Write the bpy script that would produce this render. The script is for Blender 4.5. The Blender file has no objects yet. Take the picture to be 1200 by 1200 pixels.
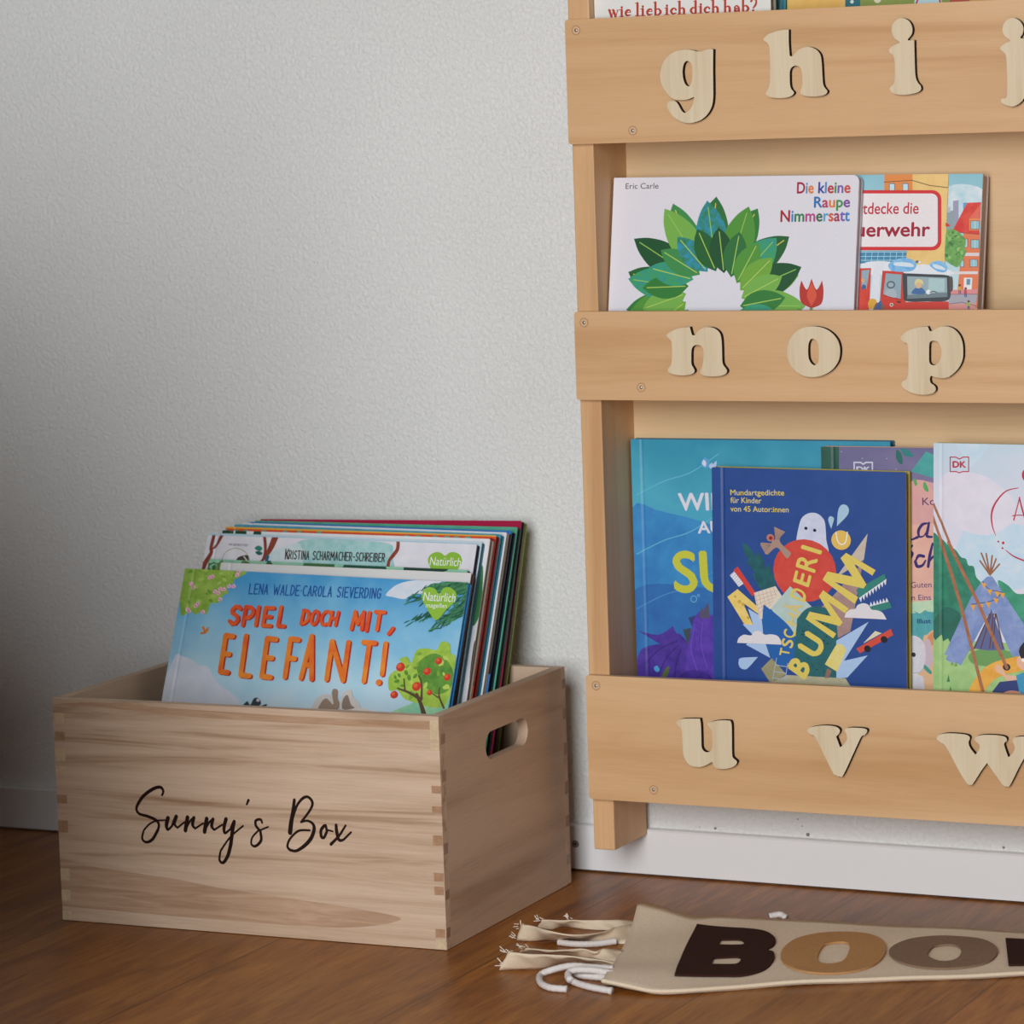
import bpy, bmesh, math, random
from mathutils import Vector, Matrix
from mathutils.geometry import tessellate_polygon

scene = bpy.context.scene
COL = scene.collection

# ------------------------------------------------------------------ camera
cam_data = bpy.data.cameras.new('camera')
cam = bpy.data.objects.new('camera', cam_data)
COL.objects.link(cam)
cam_data.sensor_width = 36.0
cam_data.lens = 120.8014
cam_data.clip_start = 0.05
cam.matrix_world = Matrix([[0.89833, -0.021137, 0.438812, 1.35401], [0.438029, 0.119627, -0.890966, -2.98676], [-0.033662, 0.992594, 0.116723, 0.74232], [0, 0, 0, 1]])
cam_data.dof.use_dof = True
cam_data.dof.focus_distance = 3.12
cam_data.dof.aperture_fstop = 9.0
scene.camera = cam

# ------------------------------------------------------------------ world, light, exposure
world = bpy.data.worlds.new('world')
scene.world = world
world.use_nodes = True
wb = world.node_tree.nodes['Background']
wb.inputs['Color'].default_value = (1.0, 0.90, 0.82, 1)
wb.inputs['Strength'].default_value = 0.07

def area(name, loc, target, sx, sy, watts, color):
    l = bpy.data.lights.new(name, 'AREA')
    l.shape = 'RECTANGLE'; l.size = sx; l.size_y = sy; l.energy = watts; l.color = color
    o = bpy.data.objects.new(name, l); COL.objects.link(o)
    o.location = loc
    o.rotation_euler = (Vector(target) - Vector(loc)).to_track_quat('-Z', 'Y').to_euler()
    return o

area('window_daylight', (0.62, -3.25, 1.05), (0.05, 0.0, 0.45), 1.2, 1.6, 85, (0.95, 0.98, 1.0))

scene.view_settings.view_transform = 'Standard'
scene.view_settings.look = 'None'
scene.view_settings.gamma = 1.0
scene.view_settings.use_curve_mapping = False
scene.view_settings.exposure = 0.0

# ------------------------------------------------------------------ materials
GAIN = 1.12
def lin(h, gain=None):
    h = h.lstrip('#'); g = GAIN if gain is None else gain
    out = []
    for i in (0, 2, 4):
        c = int(h[i:i+2], 16) / 255.0
        c = c / 12.92 if c <= 0.04045 else ((c + 0.055) / 1.055) ** 2.4
        out.append(min(0.93, c * g))
    return (*out, 1.0)

MATS = {}
class NT:
    def __init__(s, name, rough=0.5, spec=0.5):
        s.m = bpy.data.materials.new(name); s.m.use_nodes = True
        s.t = s.m.node_tree; s.b = s.t.nodes['Principled BSDF']
        s.b.inputs['Roughness'].default_value = rough
        s.b.inputs['Specular IOR Level'].default_value = spec
        s.co = None
    def n(s, typ, **kw):
        d = s.t.nodes.new(typ)
        for k, v in kw.items(): setattr(d, k, v)
        return d
    def l(s, a, b): s.t.links.new(a, b)
    def coord(s, scale=(1, 1, 1), loc=(0, 0, 0), rot=(0, 0, 0)):
        if s.co is None: s.co = s.n('ShaderNodeTexCoord')
        mp = s.n('ShaderNodeMapping')
        mp.inputs['Scale'].default_value = scale; mp.inputs['Location'].default_value = loc; mp.inputs['Rotation'].default_value = rot
        s.l(s.co.outputs['Object'], mp.inputs['Vector'])
        return mp.outputs['Vector']
    def noise(s, vec, scale, detail=3, rough=0.5, dist=0.0):
        d = s.n('ShaderNodeTexNoise')
        d.inputs['Scale'].default_value = scale; d.inputs['Detail'].default_value = detail
        d.inputs['Roughness'].default_value = rough; d.inputs['Distortion'].default_value = dist
        s.l(vec, d.inputs['Vector']); return d.outputs['Fac']
    def ramp(s, fac, stops, interp='LINEAR'):
        d = s.n('ShaderNodeValToRGB'); d.color_ramp.interpolation = interp
        el = d.color_ramp.elements
        while len(el) < len(stops): el.new(0.5)
        for e, (p, c) in zip(el, stops): e.position = p; e.color = c
        s.l(fac, d.inputs['Fac']); return d.outputs['Color']
    def mix(s, fac, a, b, mode='MIX'):
        d = s.n('ShaderNodeMix', data_type='RGBA', blend_type=mode)
        if hasattr(fac, 'links'): s.l(fac, d.inputs[0])
        else: d.inputs[0].default_value = fac
        for v, i in ((a, 6), (b, 7)):
            if hasattr(v, 'links'): s.l(v, d.inputs[i])
            else: d.inputs[i].default_value = v
        return d.outputs[2]
    def math(s, op, a, b=0.0):
        d = s.n('ShaderNodeMath', operation=op)
        for v, i in ((a, 0), (b, 1)):
            if hasattr(v, 'links'): s.l(v, d.inputs[i])
            else: d.inputs[i].default_value = v
        return d.outputs[0]
    def bump(s, h, strength, dist=0.001):
        d = s.n('ShaderNodeBump'); d.inputs['Strength'].default_value = strength; d.inputs['Distance'].default_value = dist
        s.l(h, d.inputs['Height']); s.l(d.outputs['Normal'], s.b.inputs['Normal'])
    def color(s, c):
        if hasattr(c, 'links'): s.l(c, s.b.inputs['Base Color'])
        else: s.b.inputs['Base Color'].default_value = c
        return s.m

def ink(spec, rough=0.42, sp=0.4):
    """printed colour: '#rrggbb' with a faint print grain, '#a,#b,size' a washy mix, 'G:#top,..,#bottom|height' a printed blend"""
    key = (spec, rough)
    if key in MATS: return MATS[key]
    t = NT('ink_%d' % len(MATS), rough, sp)
    if spec.startswith('G:'):
        cols, h = spec[2:].split('|'); cols = cols.split(','); h = float(h)
        v = t.coord((1 / h, 1 / h, 1 / h))
        sep = t.n('ShaderNodeSeparateXYZ'); t.l(v, sep.inputs[0])
        nz = t.noise(t.coord(), 22, 3)
        f = t.math('ADD', sep.outputs[2], t.math('MULTIPLY', t.math('SUBTRACT', nz, 0.5), 0.35))
        k = len(cols) - 1
        m = t.color(t.ramp(f, [(i / k, lin(c)) for i, c in enumerate(reversed(cols))]))
    elif spec.startswith('S:'):
        q = spec[2:].split(',')
        nz = t.noise(t.coord((0.07, 1, 1)), 1.0 / (float(q[2]) * 0.0008), 5, 0.6, 0.9)
        m = t.color(t.ramp(nz, [(0.36, lin(q[0])), (0.64, lin(q[1]))]))
    else:
        q = spec.split(',')
        if len(q) == 1:
            a = lin(q[0]); nz = t.noise(t.coord(), 700, 2)
            m = t.color(t.ramp(nz, [(0.3, tuple(x * 0.93 for x in a[:3]) + (1,)), (0.7, a)]))
        else:
            nz = t.noise(t.coord(), 1.0 / (float(q[2]) * 0.0008), 4, 0.6, 0.4)
            m = t.color(t.ramp(nz, [(0.36, lin(q[0])), (0.64, lin(q[1]))]))
    MATS[key] = m
    return m

def wood(name, light, mid, dark, axis, freq=34.0, stretch=0.045, rough=0.5, fibre=0.25, seed=0.0, gain=None, wave=0.8):
    """straight-grained timber; axis = direction of the grain"""
    key = ('wood', name)
    if key in MATS: return MATS[key]
    t = NT(name, rough, 0.35)
    sc = [1.0, 1.0, 1.0]; sc['xyz'.index(axis)] = stretch
    v = t.coord(tuple(sc), (seed, seed * 1.7, seed * 0.6))
    band = t.noise(v, freq, 5, 0.55, wave)
    c = t.ramp(band, [(0.30, lin(dark, gain)), (0.46, lin(mid, gain)), (0.66, lin(light, gain))])
    sc2 = [1.0, 1.0, 1.0]; sc2['xyz'.index(axis)] = 0.03
    fib = t.noise(t.coord(tuple(sc2), (seed, 0, 0)), 900, 2, 0.6)
    g = t.ramp(fib, [(0.25, (1 - fibre, 1 - fibre, 1 - fibre, 1)), (0.6, (1, 1, 1, 1))])
    m = t.color(t.mix(1.0, c, g, 'MULTIPLY'))
    t.bump(fib, 0.12, 0.0006)
    MATS[key] = m
    return m

def plain(name, hexc, rough=0.5, spec=0.4, metal=0.0, gain=None):
    key = ('plain', name)
    if key in MATS: return MATS[key]
    t = NT(name, rough, spec); t.b.inputs['Metallic'].default_value = metal
    a = lin(hexc, gain)
    nz = t.noise(t.coord(), 60, 3)
    MATS[key] = t.color(t.ramp(nz, [(0.3, tuple(x * 0.96 for x in a[:3]) + (1,)), (0.7, a)]))
    return MATS[key]

def fabric(name, hexc, scale=900, rough=0.9, var=0.8):
    key = ('fabric', name)
    if key in MATS: return MATS[key]
    t = NT(name, rough, 0.1)
    a = lin(hexc)
    w1 = t.noise(t.coord((1, 0.12, 1)), scale, 2); w2 = t.noise(t.coord((0.12, 1, 1)), scale, 2)
    w = t.math('ADD', w1, w2)
    MATS[key] = t.color(t.ramp(t.math('MULTIPLY', w, 0.5), [(0.3, tuple(x * var for x in a[:3]) + (1,)), (0.62, a)]))
    t.bump(w, 0.35, 0.0008)
    return MATS[key]

# ------------------------------------------------------------------ mesh helpers
class MB:
    """collects faces with materials; build() links them as one mesh object"""
    def __init__(s): s.v = []; s.f = []; s.mi = []; s.mats = []
    def slot(s, m):
        if m not in s.mats: s.mats.append(m)
        return s.mats.index(m)
    def face(s, pts, m):
        b = len(s.v); s.v += [tuple(p) for p in pts]; s.f.append(tuple(range(b, b + len(pts)))); s.mi.append(s.slot(m))
    def tris(s, verts, faces, m):
        b = len(s.v); s.v += [tuple(p) for p in verts]; k = s.slot(m)
        for f in faces: s.f.append(tuple(b + i for i in f)); s.mi.append(k)
    def box(s, x0, x1, y0, y1, z0, z1, m):
        v = [(x, y, z) for x in (x0, x1) for y in (y0, y1) for z in (z0, z1)]
        s.tris(v, [(0, 1, 3, 2), (4, 6, 7, 5), (0, 4, 5, 1), (2, 3, 7, 6), (0, 2, 6, 4), (1, 5, 7, 3)], m)
    def build(s, name, parent=None, bevel=0.0, smooth=False, seg=2):
        me = bpy.data.meshes.new(name); me.from_pydata(s.v, [], s.f)
        for m in s.mats: me.materials.append(m)
        me.polygons.foreach_set('material_index', s.mi)
        if smooth: me.polygons.foreach_set('use_smooth', [True] * len(s.f))
        o = bpy.data.objects.new(name, me); COL.objects.link(o)
        if parent: o.parent = parent
        if bevel or smooth:
            bm = bmesh.new(); bm.from_mesh(me)
            bmesh.ops.remove_doubles(bm, verts=bm.verts, dist=1e-6)
            bmesh.ops.recalc_face_normals(bm, faces=bm.faces)
            bm.to_mesh(me); bm.free()
        if bevel:
            md = o.modifiers.new('edge_rounding', 'BEVEL'); md.width = bevel; md.segments = seg; md.limit_method = 'ANGLE'; md.angle_limit = math.radians(40)
        me.update()
        return o

def catmull(pts, closed=True, k=5):
    """smooth curve through pts; a point given twice stays a sharp corner"""
    n = len(pts); out = []
    rng = range(n if closed else n - 1)
    for i in rng:
        g = (lambda j: pts[j % n]) if closed else (lambda j: pts[max(0, min(n - 1, j))])
        p0, p1, p2, p3 = g(i - 1), g(i), g(i + 1), g(i + 2)
        if p1 == p2: continue
        for j in range(k):
            t = j / k; q = []
            for a, b, c, d in zip(p0, p1, p2, p3):
                m1 = 0.5 * (c - a) if p0 != p1 else 0.5 * (c - b)
                m2 = 0.5 * (d - b) if p2 != p3 else 0.5 * (c - b)
                t2, t3 = t * t, t * t * t
                q.append((2 * t3 - 3 * t2 + 1) * b + (t3 - 2 * t2 + t) * m1 + (-2 * t3 + 3 * t2) * c + (t3 - t2) * m2)
            out.append(tuple(q))
    if not closed: out.append(tuple(pts[-1]))
    return out

def pairs(flat): return [(flat[i], flat[i + 1]) for i in range(0, len(flat), 2)]

def tess(loops):
    """triangles of a flat polygon with holes -> (verts, tris)"""
    vs = [p for lp in loops for p in lp]
    tr = tessellate_polygon([[Vector((p[0], p[1], 0)) for p in lp] for lp in loops])
    out = []
    for a, b, c in tr:
        A, B, C = vs[a], vs[b], vs[c]
        cr = (B[0] - A[0]) * (C[1] - A[1]) - (B[1] - A[1]) * (C[0] - A[0])
        if abs(cr) < 1e-14: continue
        out.append((a, b, c) if cr > 0 else (a, c, b))
    return vs, out

def clip_band(poly, ax, lo, hi):
    for sgn, lim in ((1, lo), (-1, -hi)):
        res = []; n = len(poly)
        for i in range(n):
            a, b = poly[i], poly[(i + 1) % n]
            da, db = sgn * a[ax] - lim, sgn * b[ax] - lim
            if da >= 0: res.append(a)
            if (da >= 0) != (db >= 0):
                t = da / (da - db); res.append((a[0] + t * (b[0] - a[0]), a[1] + t * (b[1] - a[1])))
        poly = res
        if len(poly) < 3: return []
    return poly

def ribbon(pts, w):
    """outline of a round-capped brush stroke"""
    n = len(pts)
    ws = [w] * n if not isinstance(w, list) else [w[0] + 0 for _ in range(n)]
    if isinstance(w, list):
        for i in range(n):
            f = i / max(1, n - 1) * (len(w) - 1); j = min(int(f), len(w) - 2); ws[i] = w[j] + (w[j + 1] - w[j]) * (f - j)
    cuts = [0]
    for i in range(1, n - 1):
        a, b, c = pts[i - 1], pts[i], pts[i + 1]
        v1 = (b[0] - a[0], b[1] - a[1]); v2 = (c[0] - b[0], c[1] - b[1]); dn = (math.hypot(*v1) * math.hypot(*v2)) or 1
        if (v1[0] * v2[0] + v1[1] * v2[1]) / dn < 0.6: cuts.append(i)
    cuts.append(n - 1)
    quads, caps = [], []
    for k_, (a, c) in enumerate(zip(cuts, cuts[1:])):
        q, e = _ribbon(pts[a:c + 1], ws[a:c + 1]); quads += [(k_, p_) for p_ in q]; caps += e[:1] if c < n - 1 else e
    return quads, caps

def _ribbon(pts, ws):
    n = len(pts)
    L, R = [], []
    for i in range(n):
        a, b, c = pts[max(0, i - 1)], pts[i], pts[min(n - 1, i + 1)]
        d1 = (b[0] - a[0], b[1] - a[1]); d2 = (c[0] - b[0], c[1] - b[1])
        l1 = math.hypot(*d1) or 1; l2 = math.hypot(*d2) or 1
        if i == 0: d1, l1 = d2, l2
        if i == n - 1: d2, l2 = d1, l1
        n1 = (-d1[1] / l1, d1[0] / l1); n2 = (-d2[1] / l2, d2[0] / l2)
        m = (n1[0] + n2[0], n1[1] + n2[1]); k = m[0] * n1[0] + m[1] * n1[1]
        s = min(1.6, 1.0 / max(0.35, k)) if k else 1
        h = ws[i] / 2
        L.append((b[0] + m[0] * s * h, b[1] + m[1] * s * h)); R.append((b[0] - m[0] * s * h, b[1] - m[1] * s * h))
    quads = [[L[i], L[i + 1], R[i + 1], R[i]] for i in range(n - 1)]
    caps = []
    for p, h in ((pts[0], ws[0] / 2), (pts[-1], ws[-1] / 2)):
        caps.append([(p[0] + h * math.cos(a * math.pi / 5), p[1] + h * math.sin(a * math.pi / 5)) for a in range(10)])
    return quads, caps

CAP = {}
def text_mesh(s, bold, mats):
    c = bpy.data.curves.new('lettering', 'FONT'); c.body = s; c.size = 1.0; c.resolution_u = 4
    o = bpy.data.objects.new('lettering', c); COL.objects.link(o)
    for m in range(max(1, mats)): c.materials.append(None)
    if mats > 1:
        for i, ch in enumerate(c.body_format): ch.material_index = i % mats
    dg = bpy.context.evaluated_depsgraph_get(); dg.update()
    me = bpy.data.meshes.new_from_object(o.evaluated_get(dg))
    V = [tuple(v.co) for v in me.vertices]; F = [(tuple(p.vertices), p.material_index) for p in me.polygons]
    bpy.data.objects.remove(o); bpy.data.curves.remove(c); bpy.data.meshes.remove(me)
    return V, F

def cap_h(bold):
    if bold not in CAP:
        V, F = text_mesh('H', bold, 1); CAP[bold] = max(v[1] for v in V)
    return CAP[bold]

def draw(mb, shapes, place, bounds, bands=None, step=5e-6, start=1):
    """lay printed shapes (units: 0.1 mm, u right, v down from the top left corner) on a surface"""
    W, H = bounds
    bands = bands or [0, W]
    def put(poly, m, lev):
        if len(poly) < 3: return
        poly = clip_band(clip_band(poly, 0, 0, W), 1, 0, H) if any(p[0] < 0 or p[0] > W or p[1] < 0 or p[1] > H for p in poly) else poly
        for i in range(len(bands) - 1):
            q = clip_band(poly, 0, bands[i], bands[i + 1]) if len(bands) > 2 else poly
            if len(q) < 3: continue
            vs, tr = tess([q])
            mb.tris([place(u, v, lev) for u, v in vs], tr, m)
    lev = start * step
    for sh in shapes:
        k = sh[0]; lev += step
        if k in 'Pp':
            pts = pairs(sh[2]); put(catmull(pts) if k == 'P' else pts, ink(sh[1]), lev)
        elif k in 'sl':
            pts = pairs(sh[3]); pts = catmull(pts, False, 6) if k == 's' else pts
            quads, caps = ribbon(pts, sh[2])
            for k_, q in quads: put(q, ink(sh[1]), lev + step * 0.12 * (k_ % 3))
            for i, q in enumerate(caps): put(q, ink(sh[1]), lev + step * (0.4 + 0.15 * (i % 4)))
        elif k == 'e':
            _, m, u, v, rx, ry = sh
            put([(u + rx * math.cos(a * math.pi / 12), v + ry * math.sin(a * math.pi / 12)) for a in range(24)], ink(m), lev)
        elif k == 'r':
            _, seed, n, ms, reg, s0, s1, asp, ang = sh
            rnd = random.Random(seed); reg = pairs(reg)
            xs = [p[0] for p in reg]; ys = [p[1] for p in reg]; c = 0; tries = 0
            while c < n and tries < 4000:
                tries += 1
                x, y = rnd.uniform(min(xs), max(xs)), rnd.uniform(min(ys), max(ys)); ins = False
                for i in range(len(reg)):
                    (ax, ay), (bx, by) = reg[i], reg[i - 1]
                    if (ay > y) != (by > y) and x < (bx - ax) * (y - ay) / (by - ay) + ax: ins = not ins
                if not ins: continue
                c += 1; L = rnd.uniform(s0, s1) / 2; th = math.radians(ang + rnd.uniform(-28, 28)) if ang is not None else rnd.uniform(0, 6.28)
                q = []
                for a in range(12):
                    t = a * math.pi / 6; ex, ey = L * math.cos(t), L * asp * math.sin(t) * (0.6 + 0.4 * abs(math.sin(t)))
                    q.append((x + ex * math.cos(th) - ey * math.sin(th), y + ex * math.sin(th) + ey * math.cos(th)))
                put(q, ink(ms[c % len(ms)]), lev + (c % 5) * step * 0.2)
        elif k == 't':
            _, m, s, ou, ov, wu, wv, hu, hv, bold = sh
            ms = m if isinstance(m, list) else [m]
            V, F = text_mesh(s, 0, len(ms))
            x0 = min(v[0] for v in V); x1 = max(v[0] for v in V); ch = cap_h(0)
            d = 0.011 * bold; x1 += 2 * d; ch += 2 * d
            for n_, (dx, dy) in enumerate([(d, d)] if not bold else [(0, d), (2 * d, d), (d, 0), (d, 2 * d)]):
                base = len(mb.v)
                for v in V:
                    a = (v[0] - x0 + dx) / (x1 - x0); b = (v[1] + dy) / ch
                    mb.v.append(place(ou + wu * a + hu * b, ov + wv * a + hv * b, lev + n_ * 0.22 * step))
                for f, mi in F: mb.f.append(tuple(base + i for i in f)); mb.mi.append(mb.slot(ink(ms[mi % len(ms)])))
    return lev

def empty(name, loc, label, cat, group=None, rot=None):
    o = bpy.data.objects.new(name, None); COL.objects.link(o)
    o.empty_display_size = 0.05
    if rot is not None:
        m = rot.to_4x4(); m.translation = Vector(loc); o.matrix_world = m
    else: o.location = loc
    o['label'] = label; o['category'] = cat
    if group: o['group'] = group
    return o

def struct(o): o['kind'] = 'structure'; return o

# ------------------------------------------------------------------ the setting
HB = 0.04633
t = NT('floor_oak', 0.38, 0.36)
sep = t.n('ShaderNodeSeparateXYZ'); t.l(t.coord(), sep.inputs[0])
pl = t.math('DIVIDE', t.math('SUBTRACT', sep.outputs[0], 0.0225), 0.2195)
pid = t.math('FLOOR', pl); fr = t.math('SUBTRACT', pl, pid)
wn = t.n('ShaderNodeTexWhiteNoise', noise_dimensions='1D'); t.l(pid, wn.inputs['W'])
cmb = t.n('ShaderNodeCombineXYZ'); t.l(t.math('MULTIPLY', sep.outputs[0], 1.0), cmb.inputs[0]); t.l(t.math('MULTIPLY', sep.outputs[1], 0.10), cmb.inputs[1]); t.l(t.math('MULTIPLY', wn.outputs[0], 7.0), cmb.inputs[2])
g1 = t.noise(cmb.outputs[0], 38, 6, 0.6, 1.4)
c1 = t.ramp(g1, [(0.28, lin('#74451a')), (0.47, lin('#955a22')), (0.68, lin('#aa6f2f'))])
cm2 = t.n('ShaderNodeCombineXYZ'); t.l(sep.outputs[0], cm2.inputs[0]); t.l(t.math('MULTIPLY', sep.outputs[1], 0.05), cm2.inputs[1])
g2 = t.noise(cm2.outputs[0], 420, 3, 0.65, 0.2)
c2 = t.mix(1.0, c1, t.ramp(g2, [(0.3, (0.62, 0.58, 0.55, 1)), (0.55, (1, 1, 1, 1))]), 'MULTIPLY')
tint = t.ramp(wn.outputs[0], [(0.0, (0.86, 0.86, 0.86, 1)), (1.0, (1.08, 1.06, 1.04, 1))])
c3 = t.mix(1.0, c2, tint, 'MULTIPLY')
edge = t.math('LESS_THAN', t.math('MINIMUM', fr, t.math('SUBTRACT', 1.0, fr)), 0.0024)
yo = t.math('ADD', t.math('DIVIDE', sep.outputs[1], 1.85), t.math('MULTIPLY', wn.outputs[0], 3.7))
fy = t.math('FRACT', yo)
edge2 = edge
FLOOR_M = t.color(t.mix(edge2, c3, lin('#3f2512')))
t.bump(t.math('SUBTRACT', t.math('MULTIPLY', g2, 0.25), edge2), 0.25, 0.0008)
b = MB(); b.box(-2.6, 2.6, -4.2, 0.12, -0.05, 0.0, FLOOR_M); struct(b.build('floor'))

t = NT('wall_plaster', 0.9, 0.2)
v = t.coord()
n1 = t.noise(v, 260, 4, 0.65, 0.6); n2 = t.noise(v, 3.0, 2)
t.color(t.ramp(n2, [(0.3, lin('#dcdcda')), (0.7, lin('#e3e3e1'))]))
t.bump(n1, 0.7, 0.0034)
b = MB(); b.box(-2.6, 2.6, 0.0, 0.12, 0.0, 2.5, t.m); struct(b.build('wall_back'))

WHITE = NT('white_lacquer', 0.32, 0.45)
WHITE.bump(WHITE.noise(WHITE.coord(), 500, 2), 0.04, 0.0005); WHITE.color(lin('#d9d8d8'))
b = MB()
prof = [(-0.009, 0.0022), (-0.009, HB - 0.0022), (-0.0075, HB - 0.0006), (-0.0055, HB), (-0.0001, HB), (-0.0001, 0.0022)]
n = len(prof)
for i in range(n):
    (ya, za), (yb, zb) = prof[i], prof[(i + 1) % n]
    b.face([(-2.6, ya, za), (2.6, ya, za), (2.6, yb, zb), (-2.6, yb, zb)], WHITE.m)
for X in (-2.6, 2.6): b.face([(X, y, z) for y, z in prof], WHITE.m)
skirt = struct(b.build('baseboard_back'))
STEEL = plain('screw_steel', '#d5d2cf', 0.35, 0.5, 1.0); DARK = plain('screw_recess', '#40352e', 0.6)

def disc(mb, cx, cz, y, r0, r1, m, seg=28):
    for i in range(seg):
        a, c = 2 * math.pi * i / seg, 2 * math.pi * (i + 1) / seg
        p = lambda r, t_: (cx + r * math.cos(t_), y, cz + r * math.sin(t_))
        if r0 > 0: mb.face([p(r1, a), p(r1, c), p(r0, c), p(r0, a)], m)
        else: mb.face([(cx, y, cz), p(r1, a), p(r1, c)], m)
def dome(mb, cx, cz, y, r, h, m, seg=20, rings=4):
    for j in range(rings):
        a0, a1 = math.pi / 2 * j / rings, math.pi / 2 * (j + 1) / rings
        for i in range(seg):
            t0, t1 = 2 * math.pi * i / seg, 2 * math.pi * (i + 1) / seg
            q = lambda a, t_: (cx + r * math.cos(a) * math.cos(t_), y - h * math.sin(a), cz + r * math.cos(a) * math.sin(t_))
            mb.face([q(a0, t0), q(a0, t1), q(a1, t1), q(a1, t0)], m)
b = MB(); disc(b, -0.0557, 0.0269, -0.0093, 0, 0.0036, plain('screw_head', '#8c8884', 0.45)); disc(b, -0.0557, 0.0269, -0.0095, 0, 0.0015, DARK); disc(b, -0.0557, 0.0269, -0.0095, 0.0030, 0.0036, DARK)
b.build('screw', skirt)
# chipped paint along the top of the skirting
b = MB(); CH = plain('bare_spot', '#7d756c', 0.8)
for x, z, r in [(0.089, 0.0498, 0.0016), (0.1839, 0.0498, 0.0028), (0.3765, 0.0498, 0.0015), (0.174, 0.0638, 0.0008), (0.1781, 0.0574, 0.0008), (0.1698, 0.0718, 0.0006), (0.0726, 0.0498, 0.0008)]:
    rr = random.Random(int(x * 9999)); cs = [(x + r * rr.uniform(0.6, 1.2) * math.cos(a), z + r * rr.uniform(0.5, 1.0) * math.sin(a)) for a in [k * 0.785 for k in range(8)]]
    b.face([(u, -0.00015, w) for u, w in cs], CH)
b.build('paint_chip', bpy.data.objects['wall_back'])

# unseen bench, added left of the view to shade the corner by the crate
bench = empty('added_shade_bench', (-0.81, -1.36, 0.0), 'low charcoal bench added out of view to shade the crate corner', 'bench')
CHA = fabric('charcoal_wool', '#4a4440', 700, 0.95, 0.7); WAL = wood('walnut', '#5f432c', '#4d3522', '#3a2718', 'z', 24, 0.06, 0.45, 0.15, 11.0)
b = MB(); b.box(-0.68, 0.68, -0.40, 0.40, 0.13, 0.33, CHA); b.build('base', bench, 0.02)
b = MB(); b.box(-0.69, 0.69, -0.41, 0.41, 0.3302, 0.66, CHA); b.build('seat_cushion', bench, 0.04, False, 4)
for sx in (-0.60, 0.60):
    for sy in (-0.33, 0.33):
        b = MB(); b.box(sx - 0.02, sx + 0.02, sy - 0.02, sy + 0.02, 0.0003, 0.1298, WAL); b.build('leg', bench, 0.003)

# ------------------------------------------------------------------ bookcase
BC = Vector((0.38, -0.045, 0.04138))
bookcase = empty('bookcase', BC, 'honey coloured wooden front facing bookcase with cut out alphabet letters on its rails', 'bookcase')
def at(o): o.location = -BC; return o
DP, DB, XP, WP = 0.08535, 0.09335, -0.00032, 0.02175
WX = 0.765
ALD = wood('alder_rail', '#d3ad82', '#cca377', '#bd9163', 'x', 20, 0.05, 0.48, 0.07, 3.1)
PST = wood('alder_post', '#d6b085', '#cfa578', '#c19468', 'z', 30, 0.03, 0.5, 0.08, 7.7)
PAN = wood('birch_ply', '#d2b48c', '#ccab82', '#bd976c', 'x', 14, 0.08, 0.55, 0.06, 1.3)
BIR = wood('birch_letter', '#d6c5a8', '#d0bd9e', '#c4ae8c', 'z', 60, 0.05, 0.6, 0.06, 5.0)
BURN = plain('burnt_edge', '#26110c', 0.8, 0.2)
for x0 in (XP, WX - WP):
    b = MB(); b.box(x0, x0 + WP, -DP, -0.0095, 0.04138, 1.15, PST); at(b.build('side_post', bookcase, 0.0012))
b = MB(); b.box(XP + WP, WX - WP, -0.0125, -0.0095, 0.09158, 1.14, PAN); at(b.build('back_panel', bookcase, 0.0004))
for z in (0.09158, 0.47006, 0.70701):
    b = MB(); b.box(XP + WP, WX - WP, -DP + 0.0004, -0.0128, z + 0.0006, z + 0.0115, PST); at(b.build('book_ledge', bookcase, 0.0006))

def prism(mb, loops, y0, y1, front, side, back=True):
    """flat outline (x, z) with holes, thickened from y0 (front) to y1"""
    vs, tr = tess(loops)
    mb.tris([(x, y0, z) for x, z in vs], tr, front)
    if back: mb.tris([(x, y1, z) for x, z in vs], [(a, c, d) for a, d, c in tr], side)
    for lp in loops:
        for i in range(len(lp)):
            a, c = lp[i], lp[(i + 1) % len(lp)]
            mb.face([(a[0], y0, a[1]), (c[0], y0, c[1]), (c[0], y1, c[1]), (a[0], y1, a[1])], side)
def rrect(x0, x1, z0, z1, r, seg=5):
    rs = r if isinstance(r, (list, tuple)) else [r] * 4      # tr, tl, bl, br
    out = []
    for cx, cz, q, a0 in ((x1 - rs[0], z1 - rs[0], rs[0], 0), (x0 + rs[1], z1 - rs[1], rs[1], 90), (x0 + rs[2], z0 + rs[2], rs[2], 180), (x1 - rs[3], z0 + rs[3], rs[3], 270)):
        for k in range(seg + 1):
            a = math.radians(a0 + 90 * k / seg); out.append((cx + q * math.cos(a), cz + q * math.sin(a)))
    return out

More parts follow.
